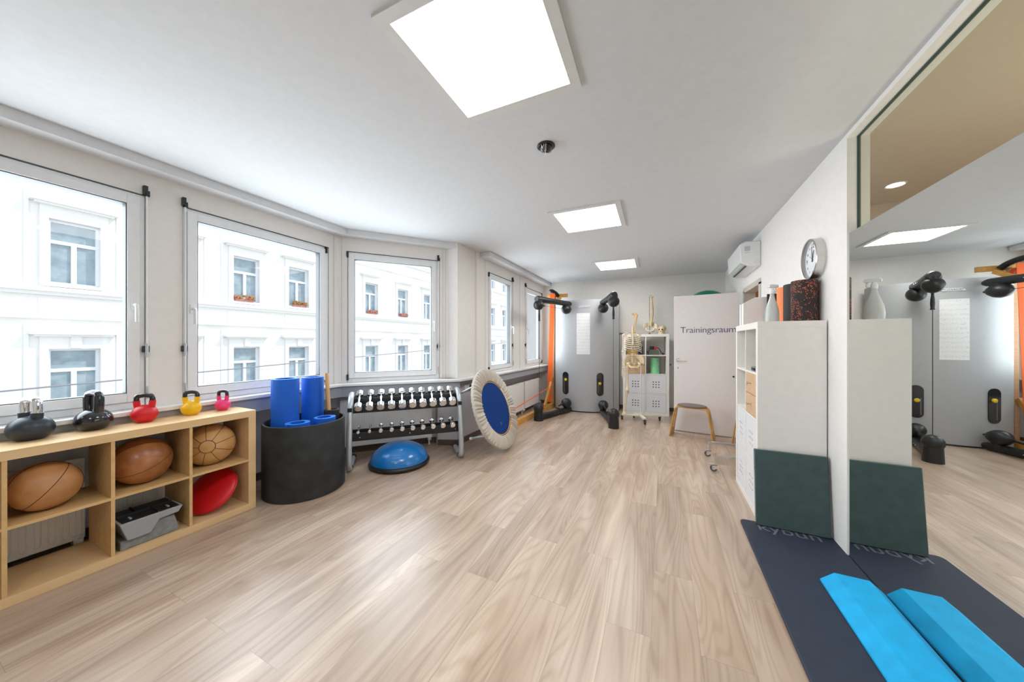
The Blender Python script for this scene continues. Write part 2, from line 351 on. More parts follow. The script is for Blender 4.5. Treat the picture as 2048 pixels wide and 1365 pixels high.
bm = BM(); prism(bm, [ang(-0.3, 0.14), ang(1.15, 0.14), ang(1.15, 0.45), ang(-0.3, 0.45)], 0, ZS); struct(obj('wall_left_angled_lower', bm, wallw))
bm = BM(); prism(bm, [ang(1.15, 0.0), (-2.42, ang(1.285)[1]), (-2.42, 4.1), (-2.52, 4.1), (-2.52, 6.9), (-2.9, 6.9), (-2.9, 3.7), ang(1.15, 0.3)], 0, ZS); struct(obj('wall_left_far_lower', bm, mat('lilac_grey_paint', (0.60, 0.57, 0.58), 0.8)))
bm = BM(); prism(bm, [(-2.9, BK(-2.9)), (1.5, BK(1.5)), (1.5, BK(1.5)+0.2), (-2.9, BK(-2.9)+0.2)], 0, HC); struct(obj('wall_back', bm, wallp))
bm = BM(); box(bm, -3.9, 4.6, -3.4, -3.2, 0, 2.9); struct(obj('wall_front', bm, wallw))
XW = 1.032; XO = 1.137; DY0, DY1, DZ = 4.66, 5.44, 2.045
bm = BM(); box(bm, XW, XO, 2.69, DY0, 0, HC); box(bm, XW, XO, DY0, DY1, DZ, HC); box(bm, XW, XO, DY1, BK(1.05)+0.01, 0, HC); struct(obj('wall_right', bm, wallw, smooth=False))
bm = BM(); prism(bm, [(1.047, 2.69), (XO, 2.69), (XO, -3.2), (1.088, -3.2), (1.088, -1.4)], 0, 2.013); box(bm, XW, XO, -3.2, 2.69, 2.605, HC); box(bm, XW, XO, -3.2, -1.4, 2.013, 2.605); struct(obj('wall_right_mirror_side', bm, wallw, smooth=False))
# mirror, transom
bm = BM(); prism(bm, [(1.038, 2.689), (1.0445, 2.689), (1.0855, -1.4), (1.079, -1.4)], 0.0, 2.012); tag(obj('wall_mirror', bm, mirm, smooth=False), 'large frameless wall mirror reaching from the floor along the right wall', 'mirror')
t = bpy.data.objects.new('window_6', None); COL.objects.link(t); struct(t)
bm = BM(); box(bm, 1.083, 1.089, -1.4, 2.69, 2.013, 2.605); obj('window_pane', bm, transm, t, smooth=False)
bm = BM(); box(bm, 1.078, 1.094, -1.4, 2.69, 2.013, 2.017); box(bm, 1.078, 1.094, -1.4, 2.69, 2.600, 2.605); box(bm, 1.078, 1.094, 2.687, 2.69, 2.017, 2.600); obj('glazing_seal', bm, mat('green_glass_seal', (0.05, 0.09, 0.08), 0.4), t)
# room behind the transom and corridor behind the door
bm = BM(); box(bm, XO, 4.6, -3.2, 4.2, 2.605, 2.75); struct(obj('ceiling_side_room', bm, tan))
bm = BM(); box(bm, 4.4, 4.6, -3.2, 8.6, 0, 2.605); struct(obj('wall_side_room', bm, tan))
bm = BM(); box(bm, XO, 4.4, 4.1, 4.2, 0, 2.605); struct(obj('wall_side_room_end', bm, tan))
bm = BM(); box(bm, XO, 4.6, -3.2, 8.6, -0.12, 0); struct(obj('floor_side_room', bm, floorm))
bm = BM(); box(bm, XO, 4.6, 4.2, 8.6, 2.605, 2.75); struct(obj('ceiling_corridor', bm, ceilp))
bm = BM(); box(bm, 1.5, 4.4, 8.4, 8.6, 0, 2.605); struct(obj('wall_corridor_end', bm, wallw))
t = thing('downlight', 'small round warm downlight in the ceiling seen through the high transom glass', 'ceiling light', (1.69, 3.65, 2.605))
bm = BM(); lathe(bm, [(0.05, -0.004), (0.06, -0.006), (0.062, 0), (0.05, 0)], 24, caps=False); obj('trim_ring', bm, plasticw, t)
bm = BM(); lathe(bm, [(0.05, -0.003), (0.05, 0)], 24); obj('lens', bm, spotm, t)
ld = bpy.data.lights.new('side_room_fill', 'AREA'); ld.energy = 44; ld.size = 1.6; ld.color = (1, 0.92, 0.80)  # added unseen lamp, aimed upward to brighten the side room ceiling
lo = bpy.data.objects.new('side_room_fill', ld); COL.objects.link(lo); lo.location = (2.8, 1.5, 0.9); lo.rotation_euler = (pi, 0, 0)
ld = bpy.data.lights.new('corridor_light', 'AREA'); ld.energy = 25; ld.size = 1.0; ld.color = (1, 0.88, 0.75)
lo = bpy.data.objects.new('corridor_light', ld); COL.objects.link(lo); lo.location = (2.6, 5.8, 2.55)
bm = BM(); box(bm, 1.18, 2.3, 6.3, 6.9, 0, 2.2); tag(obj('corridor_cabinet', bm, oakd), 'brown wooden cabinet in the corridor beyond the open doorway', 'cabinet')
# cornices
bm = BM(); prism(bm, [(-3.26, -3.2), (-3.26, 2.497), (-2.44, 3.466), (-2.42, 3.48), (-2.58, 3.49), (-3.40, 2.491), (-3.40, -3.2)], 2.566, HC); struct(obj('trim_1', bm, mat('cornice_white', (0.74, 0.75, 0.77), 0.6), smooth=False))
bm = BM(); box(bm, -2.39, -2.225, 3.99, BK(-2.3), 2.566, HC); struct(obj('trim_2', bm, MATS['cornice_white'], smooth=False, bevel=0.006))
# sills and fascia
sp = [(-3.28, -3.2), (-3.28, 2.455), (-2.33, 3.43), (-2.28, 4.0), (-2.25, BK(-2.25)), (-2.52, BK(-2.52)), (-2.52, 3.9), ang(1.2, 0.12), ang(0, 0.12), (-3.56, 2.5), (-3.56, -3.2)]
bm = BM(); prism(bm, sp, 0.836, ZS); struct(obj('trim_3', bm, sillm, smooth=False, bevel=0.004))
fp = [(-3.31, -3.2), (-3.31, 2.468), (-2.36, 3.44), (-2.42, 3.47), (-3.35, 2.50), (-3.35, -3.2)]
bm = BM(); prism(bm, fp, 0.715, 0.836); prism(bm, [(-2.31, 4.25), (-2.285, BK(-2.28)), (-2.33, BK(-2.33)), (-2.35, 4.25)], 0.725, 0.836); struct(obj('trim_4', bm, greyp, smooth=False))
# baseboards
bm = BM(); box(bm, -3.56, -3.545, -3.2, 2.60, 0, 0.07); prism(bm, [ang(-0.05, 0.14), ang(1.15, 0.14), ang(1.15, 0.125), ang(-0.05, 0.125)], 0, 0.07)
prism(bm, [ang(1.15, -0.012), (-2.405, ang(1.285)[1]-0.012), (-2.405, 4.1), (-2.42, 4.1), (-2.42, ang(1.285)[1]), ang(1.15, 0)], 0, 0.07); box(bm, -2.52, -2.505, 4.1, 6.69, 0, 0.07); struct(obj('baseboard_left', bm, brownb))
bm = BM(); prism(bm, [(-2.5, BK(-2.5)-0.015), (1.03, BK(1.03)-0.015), (1.03, BK(1.03)), (-2.5, BK(-2.5))], 0, 0.07); struct(obj('baseboard_back', bm, brownb))
bm = BM(); box(bm, XW-0.014, XW, 2.93, DY0-0.05, 0, 0.07); struct(obj('baseboard_right', bm, plasticw))

# ------------------------------------------------------------------ windows
def window(n, M, ua, ub, side, rod=True, gl=None, gr=None):
    # side: +1 handle at high-u side, -1 at low-u side ; local y negative = into the room
    t = bpy.data.objects.new('window_%d' % n, None); COL.objects.link(t); struct(t); t.matrix_world = M
    za, zb = 0.877, 2.402; ga, gb = 0.983, 2.308
    if gl is None: gl = ua+0.095
    if gr is None: gr = ub-0.105
    def ring(bm, a, b, c, d, w, y0, y1):
        box(bm, a, a+w, y0, y1, c, d); box(bm, b-w, b, y0, y1, c, d); box(bm, a+w, b-w, y0, y1, c, c+w); box(bm, a+w, b-w, y0, y1, d-w, d)
    bm = BM(); ring(bm, ua+0.004, ub-0.004, ZS+0.001, zb-0.004, 0.045, 0.008, 0.10); obj('window_frame', bm, upvc, t, bevel=0.002)
    s0, s1, c0, c1 = gl-0.066, gr+0.066, ga-0.066, gb+0.066
    bm = BM(); ring(bm, s0, s1, c0, c1, 0.060, -0.012, 0.06); sh = obj('sash', bm, upvc, t, bevel=0.003)
    bm = BM(); ring(bm, gl-0.0065, gr+0.0065, ga-0.0065, gb+0.0065, 0.0065, -0.004, 0.055); obj('glazing_bead', bm, blackp if False else mat('grey_gasket', (0.10, 0.11, 0.12), 0.5), sh)
    bm = BM(); box(bm, gl-0.006, gr+0.006, 0.022, 0.028, ga-0.006, gb+0.006); obj('window_pane', bm, panem, sh, smooth=False)
    bm = BM(); box(bm, ua, ub, 0.001, 0.012, zb-0.003, ZH-0.0005); obj('head_gasket', bm, MATS['grey_gasket'], t)
    # handle
    hx = (s1-0.028) if side > 0 else (s0+0.028); hz = 1.60
    bm = BM(); box(bm, hx-0.015, hx+0.015, -0.022, -0.012, hz-0.035, hz+0.035)
    tube(bm, smooth_path([(hx, -0.02, hz+0.0), (hx, -0.05, hz), (hx, -0.06, hz-0.02), (hx, -0.062, hz-0.12)], 5), 0.010, 10); obj('handle', bm, plasticw, t)
    # hinges on the other side
    ox = (s0-0.012) if side > 0 else (s1+0.012)
    bm = BM()
    for z in (zb-0.07, ZS+0.03): box(bm, ox-0.010, ox+0.010, -0.018, 0.008, z, z+0.065); cyl(bm, (ox, -0.018, z), (ox, -0.018, z+0.065), 0.008, n=10)
    obj('hinge', bm, blackp, t)
    if rod:
        rx = (s1+0.030) if side > 0 else (s0-0.018)
        bm = BM(); cyl(bm, (rx, -0.022, 1.02), (rx, -0.022, zb+0.01), 0.006, n=10); rd = obj('vent_rod', bm, plasticw, t)
        bm = BM(); box(bm, rx-0.016, rx+0.006, -0.03, 0.0, zb+0.0, zb+0.065); box(bm, rx-0.006, rx+0.014, -0.034, -0.01, zb-0.01, zb+0.03); box(bm, rx-0.018, rx+0.014, -0.026, 0.0, 1.265, 1.31); obj('rod_bracket', bm, blackp, rd, bevel=0.002)
        bm = BM(); cyl(bm, (rx, -0.022, 1.02), (rx+0.006, -0.026, 0.93), 0.009, n=10); cyl(bm, (rx, -0.022, 1.23), (rx, -0.022, 1.33), 0.010, n=10); obj('rod_grip', bm, silverp, rd)
    return t
window(1, M1, -0.235, 0.975, 1, gl=-0.14, gr=0.876)
window(2, M1, 1.17, 2.385, -1, gl=1.262, gr=2.269)
window(3, M2, 0.10, 1.175, 1, gl=0.180, gr=1.062)
window(4, M3, 4.235, 5.105, 1, gl=4.31, gr=4.975)
window(5, M3, 5.69, 6.56, -1, gl=5.74, gr=6.48)
bm = BM()
for x, M in ((2.44, M1), (0.04, M2), (1.215, M2), (1.25, M2), (4.13, M3), (5.40, M3)):
    box(bm, x, x+0.003, -0.003, 0.0, ZS, 2.565, M)
struct(obj('trim_5', bm, mat('panel_joint', (0.5, 0.49, 0.48), 0.7), smooth=False))

# ------------------------------------------------------------------ radiators
def radiator(M, a, b, z0, z1, y0, label, ribs=True):
    t = thing('radiator', label, 'radiator'); t.matrix_world = M @ TR((a+b)/2, 0, 0); w = (b-a)/2
    bm = BM(); box(bm, -w, w, y0, y0+0.045, z0, z1)
    obj('panel', bm, radm, t, bevel=0.006)
    if ribs:
        bm = BM(); n = int(2*w/0.05)
        for i in range(n):
            x = -w+0.03+i*(2*w-0.06)/(n-1)
            tube(bm, [(x-0.012, y0, z0+0.05), (x-0.012, y0, z1-0.05), (x-0.008, y0, z1-0.035), (x, y0, z1-0.028), (x+0.008, y0, z1-0.035), (x+0.012, y0, z1-0.05), (x+0.012, y0, z0+0.05), (x+0.008, y0, z0+0.035), (x, y0, z0+0.028), (x-0.008, y0, z0+0.035)], 0.0035, 6, closed=True)
        obj('ribs', bm, radm, t)
    bm = BM(); cyl(bm, (w-0.03, y0+0.03, 0), (w-0.03, y0+0.03, z0+0.03), 0.011); box(bm, w-0.05, w-0.01, y0-0.01, y0+0.05, z0-0.03, z0+0.03); cyl(bm, (w-0.03, y0-0.03, z0), (w-0.03, y0, z0), 0.014); obj('valve', bm, plasticw, t)
    return t
radiator(M1, -0.75, 0.71, 0.06, 0.585, 0.02, 'white ribbed radiator behind the birch cube shelf')
radiator(M1, 0.80, 1.30, 0.06, 0.585, 0.02, 'short white radiator behind the right half of the birch cube shelf')
radiator(M2, 0.02, 1.08, 0.10, 0.66, 0.03, 'white ribbed radiator behind the dumbbell rack')
radiator(M3, 4.30, 5.53, 0.08, 0.59, -0.03, 'flat white radiator behind the leaning trampoline', ribs=False)
radiator(M3, 5.60, 6.40, 0.08, 0.59, -0.03, 'flat white radiator in the far left corner beside the wooden stretching frame', ribs=False)
t = thing('power_socket', 'small white socket box on the wall beside the trampoline rim', 'socket', (-2.42, 3.70, 0.73))
bm = BM(); box(bm, 0, 0.03, -0.09, 0.09, -0.035, 0.035); obj('cover', bm, plasticw, t, bevel=0.004)
bm = BM(); box(bm, 0.03, 0.033, 0.01, 0.075, -0.026, 0.026); obj('black_insert', bm, blackp, t)

# ------------------------------------------------------------------ birch cube shelf
SX0, SX1, SY0, SY1 = -3.375, -2.985, -0.024, 1.466
t = thing('cube_shelf', 'low birch cube shelf of two rows standing under the left windows', 'shelf', (SX0, SY0, 0)); D = 0.39; L = 1.49
bm = BM(); box(bm, 0, D, 0, L, 0.74, 0.79); obj('top_board', bm, birche, t, bevel=0.001)
bm = BM(); box(bm, 0, D, 0, L, 0.0, 0.05); obj('bottom_board', bm, birche, t, bevel=0.001)
for y in (0, L-0.05): bm = BM(); box(bm, 0, D, y, y+0.05, 0.05, 0.74); obj('side_board', bm, birche, t, bevel=0.001)
for k in range(3):
    y = 0.05+0.3355*(k+1)+0.016*k; bm = BM(); box(bm, 0, D-0.002, y, y+0.016, 0.05, 0.74); obj('divider', bm, birch, t)
for k in range(4):
    y = 0.05+(0.3355+0.016)*k; bm = BM(); box(bm, 0, D-0.004, y, y+0.3355, 0.387, 0.403); obj('shelf_board', bm, birch, t)
# medicine balls
def med_ball(loc, R, m, label, ax, n=8, cap=0.36, sy=1.0, group=None):
    t = thing('medicine_ball', label, 'ball', loc)
    q = Vector((0, 0, 1)).rotation_difference(Vector(ax).normalized()).to_matrix().to_4x4()
    T = TR(0, 0, R*0.96)
    bm = BM(); sph(bm, (0, 0, 0), R, sz=0.96, n=48, M=T @ q); obj('leather_panels', bm, m, t)
    bm = BM(); Rr = R+0.0005
    for sg in (1, -1):
        tube(bm, [(T @ q) @ Vector((Rr*sin(cap)*cos(2*pi*i/24), Rr*sin(cap)*sin(2*pi*i/24), sg*Rr*0.96*cos(cap))) for i in range(24)], 0.0022, 6, closed=True)
    for k in range(n):
        a = 2*pi*k/n
        tube(bm, [(T @ q) @ Vector((Rr*sin(b)*cos(a), Rr*sin(b)*sin(a), Rr*0.96*cos(b))) for b in [cap+(pi-2*cap)*j/18 for j in range(19)]], 0.0018, 6)
    obj('seam', bm, seamm, t); return t
med_ball((-3.165, 1.245, 0.4032), 0.153, leathero, 'ochre leather medicine ball with round centre patch in the top right cubby', (0.82, -0.42, 0.1), 9, 0.3)
med_ball((-3.155, 0.885, 0.4032), 0.150, leatherd, 'dark glossy brown leather medicine ball in the middle of the top row', (0.25, 0.9, 0.35), 5, 0.12)
med_ball((-3.14, 0.51, 0.4032), 0.133, leather, 'light tan leather medicine ball in the shelf compartment nearest the camera', (-0.2, 0.6, 0.75), 5, 0.15)
# red balance cushion, leaning
t = thing('balance_cushion', 'red rubber balance disc leaning in the bottom right cubby', 'cushion', (-3.15, 1.25, 0.05))
Mx = TR(0, 0.0, 0.145) @ Matrix.Rotation(radians(28), 4, 'Z') @ Matrix.Rotation(radians(50), 4, 'X')
bm = BM(); pr_ = [(r_*1.16, z_) for r_, z_ in [(0, -0.028), (0.07, -0.027), (0.12, -0.020), (0.138, -0.010), (0.143, 0), (0.138, 0.010), (0.12, 0.020), (0.07, 0.027), (0, 0.028)]]
lathe(bm, pr_, 48, Mx); obj('cushion', bm, redm, t)
bm = BM(); tube(bm, [Mx @ Vector((0.165*cos(2*pi*i/48), 0.165*sin(2*pi*i/48), 0)) for i in range(48)], 0.006, 8, closed=True); obj('rim', bm, redm, t)
# step blocks
t = thing('step_riser', 'dark grey rubber step riser block at the bottom of the middle cubby', 'exercise step', (-3.14, 0.89, 0.0505))
bm = BM(); prism(bm, [(-0.135, -0.0), (0.135, 0.0), (0.105, 0.12), (0.03, 0.12), (-0.02, 0.055), (-0.135, 0.055)], -0.13, 0.13, Matrix(((0, 0, 1, 0), (1, 0, 0, 0), (0, 1, 0, 0), (0, 0, 0, 1)))); obj('riser_block', bm, greyd, t, bevel=0.006)
t = thing('step_tray', 'grey plastic step tray with black compartments lying on the riser block', 'exercise step', (-3.12, 0.885, 0.1075))
YZ = Matrix(((0, 0, 1, 0), (1, 0, 0, 0), (0, 1, 0, 0), (0, 0, 0, 1)))
bm = BM(); prism(bm, [(-0.105, 0), (-0.005, 0), (0.035, 0.070), (0.125, 0.074), (0.148, 0.112), (-0.138, 0.112)], -0.13, 0.13, YZ); tr_ = obj('tray_shell', bm, greyf, t, bevel=0.004)
bm = BM(); box(bm, -0.118, 0.118, -0.125, 0.135, 0.108, 0.1135); ins = obj('black_insert', bm, blackp, t)
bm = BM(); box(bm, -0.006, 0.006, -0.122, 0.132, 0.1135, 0.124); box(bm, -0.118, -0.006, -0.035, -0.029, 0.1135, 0.124); box(bm, 0.006, 0.118, 0.03, 0.036, 0.1135, 0.124); obj('tray_rib', bm, blackp, ins)
bm = BM(); box(bm, 0.05, 0.085, -0.085, -0.075, 0.1135, 0.119); obj('grip_tab', bm, greyf, ins); bm = BM(); box(bm, 0.05, 0.085, 0.085, 0.095, 0.1135, 0.119); obj('grip_tab', bm, greyf, ins)

# kettlebells
def kettlebell(loc, R, H, mb, mh, label, rz, mn=None, hr=0.011, hw=0.6, bz=0.9, nf=0.22):
    t = thing('kettlebell', label, 'kettlebell', loc, rz)
    prof = [(0, 0), (R*0.55, 0)]+[(R*sin(a), R*bz*(1-cos(a))) for a in [radians(x) for x in range(40, 180, 10)]]+[(0, 2*R*bz)]
    prof = [(r, max(0, z-R*0.12)) for r, z in prof]
    bm = BM(); lathe(bm, prof, 40); obj('bell_body', bm, mb, t)
    zb = 2*R*bz-0.12*R; w = R*hw
    arch = smooth_path([(-w*0.85, 0, zb*0.80), (-w, 0, zb+(H-zb)*0.25), (-w*0.92, 0, zb+(H-zb)*0.72), (-w*0.5, 0, H-hr*1.2), (0, 0, H-hr), (w*0.5, 0, H-hr*1.2), (w*0.92, 0, zb+(H-zb)*0.72), (w, 0, zb+(H-zb)*0.25), (w*0.85, 0, zb*0.80)], 5)
    bm = BM(); n = len(arch); k = int(n*nf)
    tube(bm, arch[:k+1], hr*1.2, 14); obj('neck', bm, mn or mb, t); bm = BM(); tube(bm, arch[n-k-1:], hr*1.2, 14); obj('neck', bm, mn or mb, t)
    bm = BM(); tube(bm, arch[k-1:n-k+1], hr, 14); obj('handle', bm, mh, t); return t
satin = mat('satin_black', (0.02, 0.028, 0.04), 0.38)
kettlebell((-3.215, 0.478, 0.79), 0.082, 0.245, satin, chrome, 'matte black kettlebell with polished chrome handle, largest, nearest the camera', radians(24), hr=0.019, hw=0.46, bz=0.88, nf=0.12)
kettlebell((-3.225, 0.70, 0.79), 0.080, 0.248, blackg, blackg, 'glossy black kettlebell with black handle on the birch shelf', radians(18), hr=0.019, hw=0.50, bz=0.88)
kettlebell((-3.215, 0.915, 0.79), 0.065, 0.198, redm, blackg, 'red kettlebell with black handle on the birch shelf', radians(48), hr=0.0145, hw=0.62, bz=0.98, nf=0.16)
kettlebell((-3.215, 1.155, 0.79), 0.058, 0.185, yellow, blackg, 'yellow kettlebell with black handle on the birch shelf', radians(48), hr=0.0135, hw=0.62, bz=1.0, nf=0.16)
kettlebell((-3.21, 1.345, 0.79), 0.049, 0.165, pink, blackg, 'small pink kettlebell with black handle at the right end of the shelf', radians(34), hr=0.0115, hw=0.60, bz=1.0, nf=0.16)

# ------------------------------------------------------------------ black tub with rolled mats
TC = (-2.983, 1.864)
def at_ang(deg, dist):  # bearing measured left of the view axis, floor distance from the viewpoint
    r = -dist*sin(radians(deg)); d = dist*cos(radians(deg)); return (cos(TH)*r-sin(TH)*d, cos(TH)*d+sin(TH)*r)
bm = BM(); lathe(bm, [(0.31, 0), (0.323, 0.006), (0.323, 0.618), (0.318, 0.630), (0.306, 0.630), (0.302, 0.618), (0.302, 0.012), (0, 0.012)], 72, caps=False); vs = bm.verts[:]
bm.faces.new([v for v in bm.verts if abs(v.co.z) < 1e-5]); tag(obj('round_tub', bm, rubberm, loc=(*TC, 0)), 'large round black rubber tub holding rolled mats', 'tub')
def mat_roll(x, y, z, R, H, m, label, th=0.013, rot=0, turns=3.2, tail=None, lean=None, me_=blueedge, name='rolled_mat', cat='exercise mat', group=None, sq=1.0):
    bm = BM(); n = int(turns*32); pts = []
    for i in range(n+1):
        a = rot+2*pi*turns*i/n; r = R-th/2-(th*1.12)*(turns*(1-i/n)); pts.append((r*cos(a), r*sq*sin(a), a))
    if tail:
        a = pts[-1][2]; p = pts[-1]; tx_, ty_ = -sin(a), cos(a)
        for k in range(1, 7): pts.append((p[0]+tx_*tail*k/6+0.10*cos(a)*(k/6)**2*tail, p[1]+ty_*tail*k/6+0.10*sin(a)*(k/6)**2*tail, a))
    inn = [(px-th/2*cos(a), py-th/2*sin(a)) for px, py, a in pts]; out = [(px+th/2*cos(a), py+th/2*sin(a)) for px, py, a in pts]
    vi = [[bm.verts.new((*p, zz)) for p in inn] for zz in (0, H)]; vo = [[bm.verts.new((*p, zz)) for p in out] for zz in (0, H)]
    for i in range(len(pts)-1):
        bm.faces.new((vi[0][i], vi[1][i], vi[1][i+1], vi[0][i+1])); bm.faces.new((vo[0][i], vo[0][i+1], vo[1][i+1], vo[1][i]))
        f = bm.faces.new((vi[1][i], vo[1][i], vo[1][i+1], vi[1][i+1])); f.material_index = 1
        bm.faces.new((vi[0][i], vi[0][i+1], vo[0][i+1], vo[0][i]))
    for i in (0, len(pts)-1): bm.faces.new((vi[0][i], vo[0][i], vo[1][i], vi[1][i]))
    o = obj(name, bm, m, loc=(x, y, z)); o.data.materials.append(me_)
    if lean: o.rotation_euler = lean
    return tag(o, label, cat, group)
x, y = at_ang(35.3, 3.52); mat_roll(x, y, 0.0125, 0.115, 1.0, bluem, 'tall rolled blue mat standing in the tub, left one', rot=2.6, th=0.014, turns=2.1)
x, y = at_ang(31.9, 3.70); mat_roll(x, y, 0.0125, 0.103, 0.985, bluem, 'tall rolled blue mat standing in the tub beside the wooden sticks', rot=2.2, th=0.014, turns=2.1)
x, y = at_ang(33.7, 3.33); mat_roll(x, y, 0.0125, 0.096, 0.632, bluem, 'short rolled blue mat sunk in the tub front with its end loose', rot=0.4, th=0.011, turns=2.7, tail=0.0)
x, y = at_ang(30.3, 3.41); mat_roll(x, y, 0.0125, 0.092, 0.640, bluem, 'short rolled blue mat sunk in the tub, right one', rot=-0.9, th=0.011, turns=2.4)
x, y = at_ang(29.35, 3.605); t = thing('foam_roller', 'black hollow foam roller standing in the tub with wooden sticks inside', 'foam roller', (x, y, 0.0125))
bm = BM(); lathe(bm, [(0.050, 0), (0.066, 0), (0.066, 0.668), (0.062, 0.672), (0.052, 0.672), (0.048, 0.665), (0.048, 0)], 32, caps=False); obj('foam_tube', bm, rubberm, t)
fx, fy = x, y
for k, (dx, dy, tp, lb) in enumerate(((-0.008, 0.010, 1.02, 'wooden stick standing in the black foam roller, left one'), (0.012, -0.014, 1.025, 'wooden stick standing in the black foam roller, right one'))):
    bm = BM(); cyl(bm, (0, 0, 0), (-0.045, -0.035, tp), 0.014, n=14); tag(obj('wooden_stick', bm, mat('light_wood_stick', (0.60, 0.34, 0.14), 0.5, col2=(0.70, 0.44, 0.22), vscale=10, stretch=(1, 1, 0.1)), loc=(fx+dx+0.005, fy+dy+0.012, 0.0125)), lb, 'stick')

# ------------------------------------------------------------------ dumbbell rack
RK = (-2.653, 2.815); RA = atan2(0.714, 0.70)
t = thing('dumbbell_rack', 'silver tube dumbbell rack with two black trays in front of the radiator', 'rack', (*RK, 0), RA)
LX = 0.575
for s in (-1, 1):
    x = s*LX; bm = BM()
    p = smooth_path([(x, 0.19, 0.032), (x, 0.0, 0.032), (x, -0.165, 0.034), (x, -0.222, 0.065), (x, -0.235, 0.13), (x, -0.225, 0.30), (x, -0.18, 0.50), (x, -0.13, 0.64), (x, -0.085, 0.71), (x, -0.02, 0.755), (x, 0.05, 0.765)], 5)
    tube(bm, p, 0.029, 16); sf = obj('side_frame', bm, silverp, t)
    for a, b in (((x, 0.15, 0.032), (x, 0.192, 0.032)), ((x, -0.175, 0.040), (x, -0.15, 0.034))): bm = BM(); cyl(bm, a, b, 0.0318, n=18); obj('rubber_foot', bm, blackp, sf)
def tray(y0, z0, y1, z1, name):
    bm = BM(); box(bm, -LX, LX, y0-0.008, y0+0.010, z0-0.075, z0)       # front lip
    box(bm, -LX, LX, y1-0.008, y1+0.010, z1-0.05, z1)
    prism(bm, [(y0, z0-0.075), (y1, z1-0.05), (y1, z1-0.062), (y0, z0-0.087)], -LX, LX, Matrix(((0, 0, 1, 0), (1, 0, 0, 0), (0, 1, 0, 0), (0, 0, 0, 1))))
    for s in (-1, 1): box(bm, s*LX-0.02, s*LX+0.02, y0-0.06, y1+0.02, z0-0.06, z0-0.02)
    tr = obj(name, bm, blackp, t, bevel=0.002)
    for x in (-0.5, 0.0, 0.5): bm = BM(); sph(bm, (x+0.02, y0-0.009, z0-0.05), 0.007, n=10); obj('bolt', bm, chrome, tr)
    return tr
tray(-0.115, 0.672, -0.02, 0.724, 'upper_tray'); tray(-0.155, 0.388, -0.075, 0.406, 'lower_tray')
def dumbbell(i, up):
    x = -0.495+i*0.98/9
    if up: r = 0.039+0.0004*i; y0, z0, y1, z1 = -0.115, 0.672, -0.02, 0.724; hr = 0.012; ext = 0.015; hl = 0.066
    else: r = [0.016, 0.017, 0.023, 0.0235, 0.026, 0.027, 0.028, 0.029, 0.030, 0.031][i]; y0, z0, y1, z1 = -0.155, 0.388, -0.075, 0.406; hr = 0.010; ext = 0.012; hl = 0.020+0.0022*i
    d = Vector((0, y1-y0, z1-z0)).normalized(); n = Vector((0, -d.z, d.y))
    mid = Vector((x, (y0+y1)/2, (z0+z1)/2))+n*(hr+0.0005+0.006); half = (Vector((0, y1, z1))-Vector((0, y0, z0))).length/2+ext+0.004
    ang_ = ['first', 'second', 'third', 'fourth', 'fifth', 'sixth', 'seventh', 'eighth', 'ninth', 'last'][i]
    lb = 'chrome dumbbell on the %s tray, %s from the left' % ('upper' if up else 'lower', ang_) if i < 9 else 'largest chrome dumbbell at the right end of the %s tray' % ('upper' if up else 'lower')
    wp = RZ(RA) @ mid
    tt = thing('dumbbell', lb, 'dumbbell', (RK[0]+wp.x, RK[1]+wp.y, wp.z), RA, 'chrome dumbbells on the %s tray' % ('upper' if up else 'lower'))
    bm = BM(); cyl(bm, -d*half, d*half, hr, n=16); obj('handle', bm, chrome, tt)
    for s in (-1, 1):
        Mq, _ = basis(d*s*half, d*s*(half+hl)); bm = BM(); c = min(0.006, r*0.25)
        lathe(bm, [(hr*1.1, -0.004), (r*0.8, 0), (r, c), (r, hl-c), (r-c, hl), (0, hl)], 24, Mq, caps=False); obj('head', bm, chrome, tt)
for i in range(10): dumbbell(i, True)
for i in range(10): dumbbell(i, False)

# ------------------------------------------------------------------ balance dome
t = thing('balance_dome', 'blue half ball balance trainer on a black base on the floor before the rack', 'balance trainer', (-2.633, 2.676, 0))
bm = BM(); lathe(bm, [(0.27, 0.0), (0.30, 0.004), (0.318, 0.02), (0.320, 0.035), (0.312, 0.048), (0.296, 0.052), (0, 0.052)], 64, caps=True); obj('base_ring', bm, blackp, t)
bm = BM(); lathe(bm, [(0.300*cos(a), 0.0525+0.185*sin(a)) for a in [radians(5*k) for k in range(18)]]+[(0, 0.2375)], 64, caps=False); dm = obj('dome', bm, bluer, t)
bm = BM()
for k in range(3):
    tube(bm, [((0.300-0.02-k*0.022)*cos(radians(-62+j*2.2))*1.0, (0.300-0.02-k*0.022)*sin(radians(-62+j*2.2)), 0) for j in range(9)], 0.001, 4)
for v in bm.verts:
    rr = min(0.2999, sqrt(v.co.x**2+v.co.y**2)); v.co.z += 0.0530+0.185*sqrt(max(0, 1-(rr/0.300)**2))
obj('printed_logo', bm, mat('pale_blue_print', (0.25, 0.50, 0.75), 0.5), dm)

